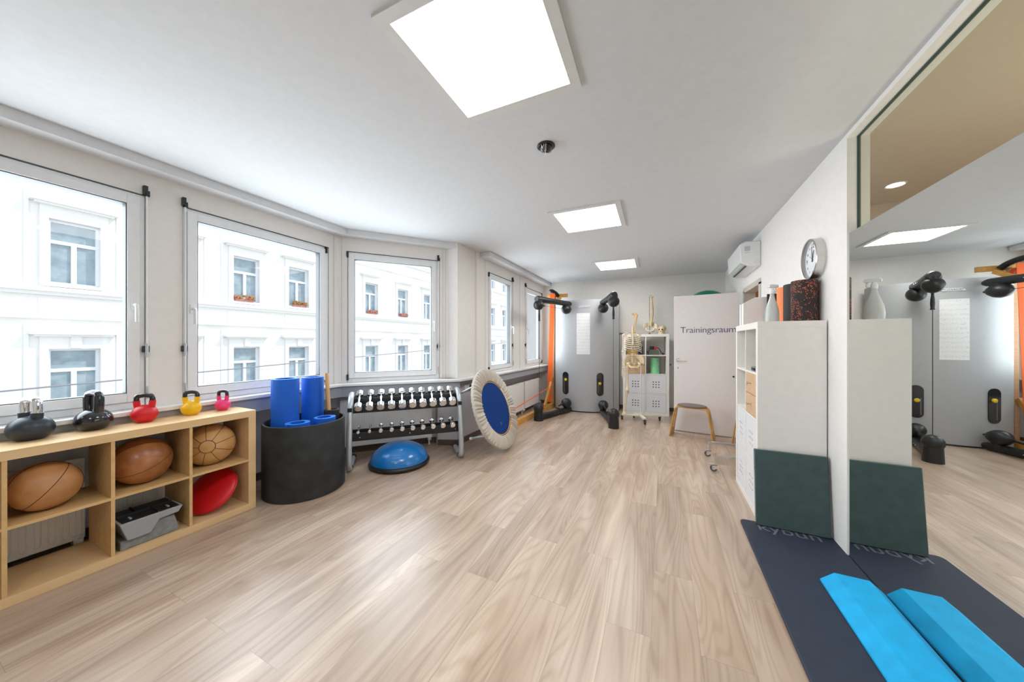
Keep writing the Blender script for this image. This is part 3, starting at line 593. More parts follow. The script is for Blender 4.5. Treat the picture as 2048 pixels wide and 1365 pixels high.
# ------------------------------------------------------------------ mini trampoline leaning on the sill
n_ = Vector((0.9377, 0.0396, 0.3453)).normalized(); h_ = Vector((0.0396, -0.9377, 0)).normalized(); u_ = h_.cross(n_)
if u_.z < 0: u_ = -u_
MT = Matrix((h_, u_, h_.cross(u_))).transposed().to_4x4()
if (MT @ Vector((0, 0, 1))).dot(n_) < 0: MT = Matrix((-h_, u_, (-h_).cross(u_))).transposed().to_4x4()
C_ = Vector((-1.905, 3.588, 0.512)); MT.translation = Vector((0, 0, 0))
t = thing('mini_trampoline', 'round mini trampoline with blue mat and pleated cream cover leaning against the sill', 'trampoline', (C_.x, C_.y, 0)); MT.translation = Vector((0, 0, C_.z))
R0, R1 = 0.515, 0.355
bm = BM(); n = 576; rows = []
for k, (r, z) in enumerate(((0.350, 0.006), (0.372, 0.016), (0.43, 0.024), (0.485, 0.020), (0.512, 0.004), (0.516, -0.015), (0.508, -0.035), (0.490, -0.042))):
    rows.append([bm.verts.new(((r)*cos(2*pi*i/n), r*sin(2*pi*i/n), z+(0.012 if k in (1, 2, 3) else 0.003)*sin(2*pi*i/n*64+1.1*sin(2*pi*i/n*23)))) for i in range(n)])
for a, b in zip(rows, rows[1:]):
    for i in range(n): bm.faces.new((a[i], a[(i+1) % n], b[(i+1) % n], b[i]))
bmesh.ops.transform(bm, matrix=MT, verts=bm.verts); obj('pleated_cover', bm, cream, t)
bm = BM(); lathe(bm, [(0, -0.012), (0.352, -0.012), (0.352, -0.008), (0, -0.008)], 96, MT, caps=False); mt_ = obj('jumping_mat', bm, navy, t)
bm = BM(); tube(bm, [MT @ Vector((0.338*cos(2*pi*i/72), 0.338*sin(2*pi*i/72), -0.006)) for i in range(72)], 0.005, 6, closed=True); obj('piping', bm, mat('yellow_piping', (0.75, 0.38, 0.02), 0.6), mt_)
text('printed_mark', '24', 0.05, mat('pale_print', (0.10, 0.16, 0.38), 0.6), MT @ TR(-0.03, -0.22, -0.0075), mt_, 0.0004)
bm = BM(); tube(bm, [MT @ Vector((0.498*cos(2*pi*i/72), 0.498*sin(2*pi*i/72), -0.02)) for i in range(72)], 0.014, 10, closed=True); obj('ring_frame', bm, silverp, t)
for k in range(5):
    a = radians(-92+72*k+14); q = 0.44
    bm = BM(); p0 = MT @ Vector((0.49*cos(a), 0.49*sin(a), -0.03)); p1 = MT @ Vector((0.46*cos(a), 0.46*sin(a), -0.235)); cyl(bm, p0, p1, 0.012, n=12); lg = obj('leg', bm, silverp, t)
    bm = BM(); p2 = MT @ Vector((0.46*cos(a), 0.46*sin(a), -0.250)); cyl(bm, p1.lerp(p0, 0.08), p2, 0.016, n=12); obj('leg_cap', bm, plasticw, lg)

# ------------------------------------------------------------------ wooden stretching frame with orange band
t = thing('stretching_frame', 'wooden stretching frame with long orange band in the far left corner', 'exercise frame', (-2.09, 6.35, 0))
def bar(bm, p0, p1, w, h, up=(0, 0, 1)):
    p0 = Vector(p0); p1 = Vector(p1); d = (p1-p0); L = d.length; d.normalize(); s = d.cross(Vector(up))
    if s.length < 1e-4: s = Vector((1, 0, 0))
    s.normalize(); v = s.cross(d); M = Matrix((d, s, v)).transposed().to_4x4(); M.translation = p0; box(bm, 0, L, -w/2, w/2, -h/2, h/2, M)
bm = BM(); bar(bm, (-0.06, -1.95, 0.045), (0.02, 0.08, 0.045), 0.07, 0.09); obj('base_beam', bm, pine, t, bevel=0.004)
bm = BM(); bar(bm, (0.02, 0.06, 0.09), (0.04, 0.06, 2.30), 0.045, 0.09, (0, 1, 0)); obj('upright_post', bm, beech, t, bevel=0.004)
bm = BM(); bar(bm, (-0.13, 0.10, 2.31), (0.30, 0.14, 2.31), 0.05, 0.07); obj('cross_bar', bm, pine, t, bevel=0.004)
for a, b in (((0.0, -0.42, 0.09), (0.02, 0.0, 0.62)), ((0.16, 0.10, 2.27), (0.09, -0.06, 2.16))):
    bm = BM(); bar(bm, a, b, 0.04, 0.06); obj('brace', bm, pine, t, bevel=0.003)
bm = BM(); bar(bm, (0.04, 0.03, 2.05), (0.04, -0.08, 2.34), 0.045, 0.05); obj('head_block', bm, beech, t, bevel=0.003)
bm = BM(); bar(bm, (0.03, 0.14, 0.0), (0.05, 0.16, 0.75), 0.09, 0.03, (0, 1, 0)); obj('rear_board', bm, beech, t, bevel=0.003)
bm = BM(); tube(bm, smooth_path([(-0.0, -0.12, 2.36), (0.03, -0.08, 2.39), (0.09, 0.02, 2.35), (0.12, 0.08, 2.30)], 5), 0.035, 12); obj('black_pad', bm, blackp, t)
bm = BM()
bar(bm, (0.055, -0.10, 2.33), (-0.015, -0.10, 0.12), 0.10, 0.006, (0, 1, 0))
obj('orange_band', bm, orange, t)
bm = BM(); bar(bm, (0.07, -0.02, 2.28), (0.14, -0.02, 2.10), 0.008, 0.05, (0, 1, 0)); obj('red_strap', bm, mat('red_strap', (0.75, 0.07, 0.02), 0.6), t)
bm = BM(); bar(bm, (-0.0, -0.18, 0.42), (-0.10, -2.05, 0.22), 0.006, 0.022, (1, 0, 0)); obj('floor_band', bm, orange, t)

# ------------------------------------------------------------------ cable machine
MO = (-1.42, 6.45); MR = radians(7)
t = thing('cable_machine', 'silver grey wall training machine with curved front and four black pulley arms', 'exercise machine', (*MO, 0), MR)
fr = [(x, -0.35+0.30*(abs(x)/0.645)**2.2) for x in [-0.575+1.22*i/40 for i in range(41)]]
bm = BM(); prism(bm, fr+[(0.655, 0.19), (-0.58, 0.19)], 0.02, 2.155); obj('curved_body', bm, machine, t, bevel=0.004)
bm = BM(); prism(bm, [(x*0.985, y+0.006) for x, y in fr]+[(0.63, 0.18), (-0.56, 0.18)], 0.0, 0.02); obj('plinth', bm, blackp, t)
fy_ = lambda x: -0.35+0.30*(abs(x)/0.645)**2.2
bm = BM(); bb = []
for x in (0.625,): box(bm, x, x+0.012, fy_(x)-0.004, fy_(x)+0.01, 0.02, 2.15)
obj('edge_strip', bm, steel, t)
bm = BM(); n = 8; xa, xb = -0.125, 0.125
for i in range(n):
    x0 = xa+(xb-xa)*i/n; x1 = xa+(xb-xa)*(i+1)/n; vs = [bm.verts.new(p) for p in ((x0, fy_(x0)-0.003, 1.11), (x1, fy_(x1)-0.003, 1.11), (x1, fy_(x1)-0.003, 1.895), (x0, fy_(x0)-0.003, 1.895))]; bm.faces.new(vs)
bmesh.ops.remove_doubles(bm, verts=bm.verts, dist=1e-5); bmesh.ops.solidify(bm, geom=bm.faces[:], thickness=0.002); obj('exercise_chart', bm, chartm, t)
bm = BM(); prism(bm, [(-0.115, 2.0), (0.085, 2.0), (0.115, 2.035), (-0.085, 2.035)], -0.004, 0.0, Matrix(((1, 0, 0, 0.02), (0, 0, 1, -0.352), (0, 1, 0, 0), (0, 0, 0, 1)))); pl = obj('name_plate', bm, plasticw, t)
text('lettering', 'TECHNOGYM', 0.030, inkm, TR(0.02, -0.3575, 2.0075) @ Matrix.Rotation(pi/2, 4, 'X'), pl, 0.0005, align='CENTER')
for s in (-1, 1):
    x = s*0.325-0.02; yy = fy_(x)-0.002; nrm = -s*atan2(0.30*2.2*(0.325/0.645)**1.2/0.645, 1)
    bm = BM(); hw = 0.065; pts = [(hw*cos(a), 0.155+hw*sin(a)) for a in [pi*k/12 for k in range(13)]]+[(-hw*cos(a), -0.155-hw*sin(a)) for a in [pi*k/12 for k in range(13)]]
    Ms = TR(x, yy+0.004, 0.54) @ RZ(-nrm) @ Matrix.Rotation(pi/2, 4, 'X'); prism(bm, pts, -0.004, 0.012, Ms); sl = obj('weight_slot', bm, blackg, t)
    bm = BM(); lathe(bm, [(0, 0.012), (0.026, 0.012), (0.026, 0.028), (0.02, 0.032), (0, 0.032)], 20, Ms @ TR(0.012 if s < 0 else -0.01, 0.07 if s < 0 else 0.02, 0), caps=False); obj('selector_knob', bm, yelm, sl)
    bm = BM()
    for k in range(16): box(bm, -0.028 if s < 0 else -0.045, -0.018 if s < 0 else -0.035, -0.17+k*0.014, -0.166+k*0.014, 0.012, 0.0125, Ms)
    obj('weight_scale', bm, mat('grey_marks', (0.4, 0.4, 0.4), 0.5), sl)
MI = (TR(*MO, 0) @ RZ(MR)).inverted()
def marm(p_in, p_out, upper, s):
    a = MI @ Vector((*p_in, 0)); b = MI @ Vector((*p_out, 0)); d = (b-a).normalized(); z = 2.075 if upper else 0.055
    bm = BM(); q0 = a-d*0.10; q1 = b+d*0.03; zz = Vector((0, 0, z))
    tube(bm, [q0+zz-d*0.03, q0+zz, q0+zz+d*0.03, (a+b)/2+zz, q1+zz-d*0.02, q1+zz+d*0.03], [0.028, 0.044, 0.05, 0.05, 0.060, 0.045], 18); ar = obj('upper_arm' if upper else 'lower_arm', bm, blackp, t)
    bm = BM(); zi = 1.965 if upper else 0.185; sg = -1 if upper else 1
    zi0 = z+sg*0.02
    cyl(bm, a+Vector((0, 0, zi0)), a+Vector((0, 0, zi)), 0.055, 0.05, 18); M_, _ = basis(a-d*0.13+Vector((0, 0, zi)), a+d*0.13+Vector((0, 0, zi)))
    lathe(bm, [(0.0, -0.0), (0.012, 0.0), (0.018, 0.02), (0.05, 0.05), (0.082, 0.10), (0.092, 0.15), (0.078, 0.205), (0.045, 0.24), (0.015, 0.26), (0, 0.26)], 28, M_, caps=False); obj('pulley_housing', bm, blackp, ar)
    # outer ball with column / grip
    bm = BM(); zo = 1.975 if upper else 0.215
    sph(bm, b+Vector((0, 0, zo)), 0.088, n=28); cyl(bm, b+Vector((0, 0, z)), b+Vector((0, 0, zo)), 0.062 if upper else 0.075, n=24)
    if not upper: cyl(bm, b, b+Vector((0, 0, 0.19)), 0.082, 0.074, 28)
    obj('outer_pulley', bm, blackp, ar)
    bm = BM()
    for k in range(3): sph(bm, q1*0.35+q0*0.65+d*0.1*k+Vector((0, 0, z))+Vector((-d.y, d.x, 0))*0.05, 0.006, n=8)
    obj('rivet', bm, chrome, ar)
    if upper:
        gp = b-d*0.02; bm = BM(); lathe(bm, [(0.010, 0), (0.022, 0.004), (0.016, 0.02), (0.019, 0.07), (0.017, 0.12), (0.012, 0.16), (0.012, 0.20)], 16, TR(gp.x, gp.y, 1.70)); obj('grip', bm, blackp, ar)
        bm = BM(); cyl(bm, (gp.x, gp.y, 0.30), (gp.x, gp.y, 1.70), 0.0035, n=8); obj('cable', bm, blackp, ar)
        if s < 0:
            bm = BM(); g = a+d*0.13+Vector((0, 0, 1.965)); e_ = b-d*0.16+Vector((0, 0, 1.975)); cyl(bm, g, e_, 0.0025, n=8); cyl(bm, e_, b-d*0.05+Vector((0, 0, 1.975)), 0.015, n=12); obj('side_cable', bm, blackp, ar)
    else:
        bm = BM(); g = a+d*0.12+Vector((0, 0, 0.185)); e_ = g+d*0.14+Vector((0, 0, -0.02)); cyl(bm, g, e_, 0.014, n=12); obj('grip', bm, blackp, ar)
for up in (True, False):
    marm((-1.66, 5.97), (-1.93, 5.16), up, -1); marm((-1.00, 6.05), (-0.70, 5.21), up, 1)

# ------------------------------------------------------------------ far white cube shelf
KR = radians(5); KO = (-0.685, 6.36)
KM = TR(*KO, 0) @ RZ(KR)
def cube_shelf(loc, rz, label, cols, rows, depth=0.39):
    t = thing('cube_shelf', label, 'shelf', loc, rz); w = 0.05; c = 0.3355; dv = 0.016
    Wd = 2*w+cols*c+(cols-1)*dv; Ht = 2*w+rows*c+(rows-1)*dv
    for z in (0, Ht-w): bm = BM(); box(bm, 0, Wd, 0, depth, z, z+w); obj('top_board' if z else 'bottom_board', bm, whitel, t, bevel=0.0015)
    for x in (0, Wd-w): bm = BM(); box(bm, x, x+w, 0, depth, w, Ht-w); obj('side_board', bm, whitel, t, bevel=0.0015)
    for k in range(cols-1): x = w+(k+1)*c+k*dv; bm = BM(); box(bm, x, x+dv, 0.002, depth, w, Ht-w); obj('divider', bm, whitel, t)
    for j in range(rows-1):
        z = w+(j+1)*c+j*dv
        for k in range(cols): x = w+k*(c+dv); bm = BM(); box(bm, x, x+c, 0.003, depth, z, z+dv); obj('shelf_board', bm, whitel, t)
    cell = lambda k, j: (w+k*(c+dv), w+j*(c+dv))
    return t, cell, c
def insert_door(t, cell, c, k, j):
    x, z = cell(k, j); bm = BM(); g = 0.003; H9 = 0.0145
    # door plate with 3x3 holes cut as a grid
    xs = [x+g]; zs = [z+g]; cx = x+c/2; cz = z+c/2-0.005
    for q in (-1, 0, 1): xs += [cx+q*0.047-0.0095, cx+q*0.047+0.0095]; zs += [cz+q*0.047-0.0095, cz+q*0.047+0.0095]
    xs.append(x+c-g); zs.append(z+c-g)
    for a in range(7):
        for b in range(7):
            if a % 2 and b % 2: continue
            box(bm, xs[a], xs[a+1], 0.004, 0.018, zs[b], zs[b+1])
    bmesh.ops.remove_doubles(bm, verts=bm.verts, dist=1e-5)
    dd = obj('door', bm, whiteg, t, smooth=False)
    bm = BM(); box(bm, x+0.05, x+c-0.05, 0.06, 0.065, z+0.05, z+c-0.05); obj('hole_shade', bm, blackp, dd)  # black sheet behind the holes, stands in for the shade inside
def drawers(t, cell, c, k, j):
    x, z = cell(k, j)
    for q in (0, 1):
        z0 = z+0.004+q*(c/2-0.001); bm = BM(); box(bm, x+0.004, x+c-0.004, 0.004, 0.30, z0, z0+c/2-0.006); dd = obj('drawer', bm, beech, t, bevel=0.002)
        bm = BM(); cyl(bm, (x+c/2, 0.005, z0+c/4), (x+c/2, -0.020, z0+c/4), 0.005, n=10); cyl(bm, (x+c/2, -0.020, z0+c/4), (x+c/2, -0.026, z0+c/4), 0.013, n=14); obj('knob', bm, steel, dd)
t, cell, c = cube_shelf((*KO, 0), KR, 'tall white cube shelf standing against the back wall behind the skeleton', 2, 4)
for k in (0, 1):
    for j in (0, 1): insert_door(t, cell, c, k, j)
drawers(t, cell, c, 0, 2)
def kloc(x, y, z): v = KM @ Vector((x, y, z)); return (v.x, v.y, v.z)
ZK = [0.05+j*0.3515 for j in range(4)]; KT = 1.49-0.0  # cell floors
KTOP = 2*0.05+4*0.3355+3*0.016
bm = BM(); lathe(bm, [(0.075, 0), (0.075, 0.29), (0.07, 0.295), (0, 0.295)], 32); tag(obj('foam_roller', bm, greenf, loc=kloc(0.56, 0.15, ZK[2]+0.0005)), 'green marbled foam roller standing in the white shelf at the back', 'foam roller')
t = thing('therapy_device', 'grey green electric device with red and black cable unit on it, far shelf', 'device', kloc(0.53, 0.14, ZK[3]+0.0005), KR)
bm = BM(); prism(bm, [(-0.10, 0), (0.10, 0), (0.085, 0.09), (-0.07, 0.10)], -0.06, 0.06, Matrix(((1, 0, 0, 0), (0, 0, 1, 0), (0, 1, 0, 0), (0, 0, 0, 1)))); obj('device_body', bm, mat('grey_green_plastic', (0.10, 0.115, 0.09), 0.5), t, bevel=0.008)
bm = BM(); box(bm, -0.06, 0.015, -0.03, 0.04, 0.098, 0.16); obj('black_box', bm, blackp, t, bevel=0.004)
bm = BM(); box(bm, 0.015, 0.055, -0.03, 0.04, 0.10, 0.15); obj('red_box', bm, redm, t, bevel=0.004)
bm = BM(); tube(bm, smooth_path([(0.05, 0, 0.14), (0.10, -0.02, 0.11), (0.125, -0.04, 0.06), (0.155, -0.04, 0.025)], 5), 0.007, 8); sph(bm, (0.165, -0.04, 0.022), 0.02, n=12); tube(bm, smooth_path([(-0.09, -0.03, 0.05), (-0.13, -0.04, 0.06), (-0.14, -0.04, 0.01)], 5), 0.006, 8); obj('cord', bm, blackp, t)
bm = BM(); box(bm, -0.035, 0.035, -0.06, 0.06, 0, 0.16); tag(obj('black_case', bm, blackp, bevel=0.006, loc=kloc(0.315, 0.16, ZK[3]+0.0005), rz=KR), 'small black case in the top left compartment behind the ribs', 'case')
bm = BM(); box(bm, -0.09, 0.09, -0.06, 0.06, 0, 0.09); tag(obj('brown_box', bm, mat('ochre_card', (0.42, 0.25, 0.06), 0.7), bevel=0.004, loc=kloc(0.16, 0.16, ZK[3]+0.0005), rz=KR), 'ochre brown box low in the top left compartment behind the ribs', 'box')
bm = BM(); cyl(bm, (-0.07, 0, 0.0165), (0.23, 0, 0.0165), 0.016, n=16); rb_ = tag(obj('black_bar', bm, blackg, loc=kloc(0.0, 0.16, KTOP+0.0), rz=KR), 'black bar lying on top of the far white shelf, sticking out left', 'bar')
bm = BM(); cyl(bm, (0.231, 0, 0.0165), (0.245, 0, 0.0165), 0.012, n=16); obj('end_cap', bm, steel, rb_)
# femur model
t = thing('femur_model', 'upright yellowish thigh bone model on top of the far white shelf', 'anatomical model', kloc(0.20, 0.22, KTOP), KR)
bm = BM(); tube(bm, smooth_path([(0.0, 0, 0), (0.0, 0, 0.04), (0.005, 0, 0.10), (0.018, 0, 0.22), (0.03, 0, 0.31), (0.035, 0, 0.37)], 4), [0.034, 0.033, 0.03, 0.028, 0.024, 0.021, 0.019, 0.017, 0.016, 0.016, 0.016, 0.016, 0.016, 0.017, 0.018, 0.020, 0.022, 0.024, 0.026, 0.026, 0.024], 14)
sph(bm, (0.02, 0, 0.385), 0.024, n=14); sph(bm, (0.05, 0, 0.365), 0.022, n=14); tube(bm, [(0.035, 0, 0.36), (0.0, 0, 0.39), (-0.02, 0, 0.40)], 0.016, 10); sph(bm, (-0.022, 0, 0.40), 0.025, n=14); obj('bone', bm, boneo, t)
# spine model
t = thing('spine_model', 'hanging spine model with pelvis on a thin stand on the far white shelf', 'anatomical model', kloc(0.47, 0.20, KTOP), KR)
bm = BM(); lathe(bm, [(0.035, 0), (0.035, 0.008), (0.008, 0.014), (0.006, 0.04)], 20); cyl(bm, (0, 0, 0.03), (-0.0, 0.02, 0.70), 0.004, n=8); tube(bm, smooth_path([(0, 0.02, 0.70), (0.01, 0.01, 0.735), (0.03, 0, 0.73), (0.035, 0, 0.70)], 4), 0.003, 6); obj('stand', bm, blackp, t)
def vertebrae(bm, pts, w0, w1, n, disc):
    P = smooth_path(pts, 12); 
    for i in range(n):
        f = i/(n-1); p = P[min(len(P)-1, int(f*(len(P)-1)))]; w = w0+(w1-w0)*f
        M = TR(p.x, p.y, p.z); lathe(bm, [(0, -disc), (w, -disc), (w*0.85, 0), (w, disc), (0, disc)], 12, M, caps=False)
        box(bm, -w*2.0, w*2.0, w*0.3, w*0.9, -disc*0.5, disc*0.5, M); box(bm, -w*0.25, w*0.25, w*0.5, w*2.2, -disc*1.1, disc*0.2, M)
    return P
bm = BM(); vertebrae(bm, [(0.02, 0, 0.17), (0.035, -0.01, 0.27), (0.05, 0.015, 0.42), (0.045, 0.01, 0.55), (0.035, -0.01, 0.68)], 0.024, 0.015, 24, 0.0085); obj('vertebrae', bm, bone, t)
bm = BM(); tube(bm, smooth_path([(0.035, 0.022, 0.68), (0.06, 0.04, 0.52), (0.066, 0.04, 0.40), (0.05, 0.02, 0.25)], 5), 0.007, 8); obj('nerve_cord', bm, boneo, t)
bm = BM()
for i in range(2): sph(bm, (0.035+i*0.012, 0, 0.70), 0.026, sz=0.5, n=14)
obj('occiput_plate', bm, boneo, t)
def pelvis(bm, c, w, h):
    cx, cy, cz = c
    for s in (-1, 1):
        g = []
        for i in range(9):
            a = radians(-35+i*22)  # iliac crest fan
            for j in range(5):
                f = j/4; rr = h*0.10+f*h*0.42
                x = s*(w*0.22+rr*0.75*cos(a)*0.9+0.10*w*f); z = h*0.10+rr*sin(a)*0.95; y = 0.18*w-0.28*w*f*cos(a)+0.05*w
                g.append(bm.verts.new((cx+x, cy+y, cz+z)))
        fs = []
        for i in range(8):
            for j in range(4): fs.append(bm.faces.new((g[i*5+j], g[i*5+j+1], g[(i+1)*5+j+1], g[(i+1)*5+j])))
        tube(bm, smooth_path([(cx+s*w*0.28, cy+0.12*w, cz+h*0.02), (cx+s*w*0.34, cy-0.02*w, cz-h*0.14), (cx+s*w*0.22, cy-0.20*w, cz-h*0.30), (cx, cy-0.26*w, cz-h*0.30)], 5), 0.055*w, 10)
        tube(bm, smooth_path([(cx+s*w*0.34, cy+0.0*w, cz-h*0.14), (cx+s*w*0.30, cy+0.06*w, cz-h*0.36), (cx+s*w*0.18, cy-0.02*w, cz-h*0.46), (cx+s*w*0.06, cy-0.18*w, cz-h*0.38)], 5), 0.045*w, 10)
        sph(bm, (cx+s*w*0.36, cy-0.02*w, cz-h*0.08), 0.10*w, n=12)
    fs = [f for f in bm.faces if len(f.verts) == 4 and all(len(e.link_faces) <= 2 for e in f.edges) and any(e.is_boundary for v in f.verts for e in v.link_edges)]
    prism(bm, [(cx-w*0.17, cz+h*0.28), (cx+w*0.17, cz+h*0.28), (cx+w*0.05, cz-h*0.20), (cx-w*0.05, cz-h*0.20)], cy+0.12*w, cy+0.22*w, Matrix(((1, 0, 0, 0), (0, 0, 1, 0), (0, 1, 0, 0), (0, 0, 0, 1))))
def solid_mod(o, th): m = o.modifiers.new('solidify', 'SOLIDIFY'); m.thickness = th; m.offset = 0; return o
bm = BM(); pelvis(bm, (0.01, 0.0, 0.115), 0.19, 0.18); solid_mod(obj('pelvis', bm, bonew, t), 0.005)
# skull model
t = thing('skull_model', 'painted human skull model on the right end of the far white shelf', 'anatomical model', kloc(0.675, 0.17, KTOP), KR-0.3)
bm = BM(); sph(bm, (0, 0.02, 0.098), 0.070, sy=1.2, sz=0.86, n=28); sph(bm, (0, -0.045, 0.060), 0.042, sz=1.1, n=20); box(bm, -0.032, 0.032, -0.078, -0.02, 0.002, 0.030)
for s in (-1, 1): tube(bm, smooth_path([(s*0.040, -0.062, 0.070), (s*0.056, -0.04, 0.066), (s*0.060, 0.0, 0.066)], 4), 0.008, 8); tube(bm, smooth_path([(s*0.050, 0.0, 0.06), (s*0.048, -0.01, 0.02), (s*0.034, -0.05, 0.008), (0, -0.075, 0.008)], 4), 0.009, 8)
obj('cranium', bm, bone, t)
bm = BM()
for s in (-1, 1): sph(bm, (s*0.023, -0.072, 0.082), 0.016, sy=0.7, n=14)
prism(bm, [(-0.008, 0.045), (0.008, 0.045), (0, 0.066)], -0.090, -0.07, Matrix(((1, 0, 0, 0), (0, 0, 1, 0), (0, 1, 0, 0), (0, 0, 0, 1)))); obj('eye_sockets', bm, seamm, t)
bm = BM(); box(bm, -0.024, 0.024, -0.084, -0.07, 0.022, 0.036); obj('teeth', bm, bonew, t, bevel=0.002)
bm = BM(); sph(bm, (0.03, 0.0, 0.11), 0.048, sz=0.75, n=16); obj('painted_patch', bm, mat('yellow_green_bone', (0.55, 0.55, 0.12), 0.5), t)
bm = BM(); sph(bm, (-0.030, 0.0, 0.115), 0.045, sz=0.75, n=16); obj('painted_patch', bm, mat('salmon_bone', (0.70, 0.40, 0.30), 0.5), t)

# ------------------------------------------------------------------ skeleton on rolling stand
t = thing('skeleton_model', 'life size skeleton model without head on a cream rolling stand', 'anatomical model', (-0.375, 5.86, 0), radians(4))
bm = BM(); hub = (0.03, 0.02); ends = [(-0.27, 0.0), (0.09, -0.21), (0.33, 0.14), (-0.08, 0.22)]
for e in ends: bar(bm, (hub[0], hub[1], 0.095), (e[0], e[1], 0.085), 0.045, 0.032)
cyl(bm, (*hub, 0.08), (*hub, 0.14), 0.03); obj('stand_base', bm, mat('cream_stand', (0.78, 0.74, 0.60), 0.5), t, bevel=0.004)
for e in ends:
    bm = BM(); cyl(bm, (e[0]-0.014, e[1], 0.030), (e[0]+0.014, e[1], 0.030), 0.030, n=20); box(bm, e[0]-0.02, e[0]+0.02, e[1]-0.018, e[1]+0.018, 0.035, 0.072); obj('caster', bm, blackp, t)
bm = BM(); cyl(bm, (*hub, 0.10), (0.03, 0.02, 0.86), 0.008, n=10); tube(bm, smooth_path([(0.03, 0.02, 0.86), (0.02, 0.05, 0.95), (-0.08, 0.055, 1.02)], 4), 0.008, 8); obj('stand_pole', bm, plasticw, t)
SXc = -0.095
bm = BM(); vertebrae(bm, [(SXc, 0.02, 1.0), (SXc, -0.015, 1.10), (SXc, 0.03, 1.28), (SXc, 0.035, 1.42), (SXc, 0.0, 1.52), (SXc-0.0, 0.0, 1.60)], 0.024, 0.015, 24, 0.010); obj('spine', bm, bone, t)
bm = BM()
for k in range(10):
    z = 1.485-k*0.030; f = k/9; a = 0.075+0.062*sin(min(1, f*1.3+0.1)*pi/2); dpt = 0.055+0.055*sin(min(1, f*1.5+0.1)*pi/2); drop = 0.05+0.03*f
    for s in (-1, 1):
        pts = [(SXc+s*0.012, 0.035, z+0.012)]
        last = 11 if k < 7 else (9 if k == 7 else 7)
        for j in range(1, last):
            b = pi/2-s*0+j*pi/11; pts.append((SXc+s*a*sin(j*pi/11), 0.02+dpt*0.55*cos(j*pi/11)-0.03, z-drop*j/11*1.25))
        if k < 7: pts.append((SXc+s*0.012, -0.075, z-drop*1.1+0.012))
        P = smooth_path(pts, 3); tube(bm, P, [(0.0035, 0.0065)]*len(P), 8, flat=(0, 1, 0) if False else None)
obj('rib_cage', bm, bonew, t)
bm = BM(); prism(bm, [(SXc-0.016, 1.475), (SXc+0.016, 1.475), (SXc+0.010, 1.42), (SXc+0.014, 1.31), (SXc, 1.27), (SXc-0.014, 1.31), (SXc-0.010, 1.42)], -0.092, -0.080, Matrix(((1, 0, 0, 0), (0, 0, 1, 0), (0, 1, 0, 0), (0, 0, 0, 1)))); obj('sternum', bm, bonew, t, bevel=0.003)
bm = BM()
for s in (-1, 1):
    P = smooth_path([(SXc+s*0.015, -0.082, 1.475), (SXc+s*0.07, -0.085, 1.488), (SXc+s*0.12, -0.03, 1.490), (SXc+s*0.150, 0.0, 1.488)], 4); tube(bm, P, 0.0065, 8)
    prism(bm, [(SXc+s*0.06, 1.47), (SXc+s*0.145, 1.485), (SXc+s*0.085, 1.345)], 0.055, 0.062, Matrix(((1, 0, 0, 0), (0, 0, 1, 0), (0, 1, 0, 0), (0, 0, 0, 1))))
obj('shoulder_bones', bm, bonew, t)
bm = BM(); pelvis(bm, (SXc+0.02, -0.01, 0.985), 0.245, 0.235); solid_mod(obj('pelvis', bm, bone, t), 0.006)
def longbone(bm, a, b, r, ra, rb):
    a = Vector(a); b = Vector(b); P = [a.lerp(b, f) for f in (0, 0.06, 0.14, 0.3, 0.5, 0.7, 0.86, 0.94, 1)]; tube(bm, P, [ra, ra*0.92, r*1.3, r, r*0.95, r, r*1.3, rb*0.95, rb*0.9], 12)
LXk = SXc-0.045
bm = BM(); sph(bm, (SXc-0.085, -0.015, 0.965), 0.023, n=14); tube(bm, [(SXc-0.085, -0.015, 0.965), (SXc-0.09, -0.02, 0.90)], 0.016, 10); longbone(bm, (SXc-0.088, -0.02, 0.915), (SXc-0.088, -0.02, 0.515), 0.015, 0.03, 0.036); obj('femur', bm, bone, t)
bm = BM(); longbone(bm, (SXc-0.088, -0.02, 0.50), (SXc-0.135, -0.02, 0.155), 0.012, 0.032, 0.020); longbone(bm, (SXc-0.118, -0.01, 0.48), (SXc-0.155, -0.005, 0.155), 0.006, 0.011, 0.011); sph(bm, (SXc-0.086, -0.052, 0.515), 0.02, sz=1.1, n=12); obj('shin_bones', bm, bone, t)
bm = BM(); sph(bm, (SXc-0.14, -0.012, 0.142), 0.026, n=14); sph(bm, (SXc-0.14, 0.03, 0.125), 0.020, n=12)
for k in range(5): tube(bm, smooth_path([(SXc-0.140+(k-2)*0.006, -0.03, 0.140), (SXc-0.145+(k-2)*0.011, -0.09, 0.125), (SXc-0.148+(k-2)*0.014, -0.15+0.008*k, 0.112)], 3), 0.006, 8)
obj('foot_bones', bm, bone, t)
ax = SXc-0.155
bm = BM(); sph(bm, (ax, 0.0, 1.462), 0.022, n=12); longbone(bm, (ax, 0, 1.46), (ax-0.01, 0.0, 1.165), 0.010, 0.018, 0.022); obj('upper_arm_bone', bm, bonew, t)
bm = BM(); longbone(bm, (ax-0.010, 0, 1.155), (ax-0.012, -0.01, 0.925), 0.007, 0.012, 0.013); longbone(bm, (ax-0.024, 0.01, 1.150), (ax+0.008, -0.01, 0.925), 0.006, 0.011, 0.012); obj('forearm_bones', bm, bonew, t)
bm = BM(); sph(bm, (ax, -0.01, 0.90), 0.020, sz=0.8, n=12)
for k in range(5):
    a = (k-2)*0.011; tube(bm, smooth_path([(ax+a*0.6, -0.01, 0.89), (ax+a, -0.014, 0.82), (ax+a*1.1, -0.016, 0.775-0.015*(k != 0)), (ax+a*1.1, -0.02, 0.725+(0.03 if k in (0, 4) else 0.0))], 3), 0.0048, 8)
obj('hand_bones', bm, bonew, t)

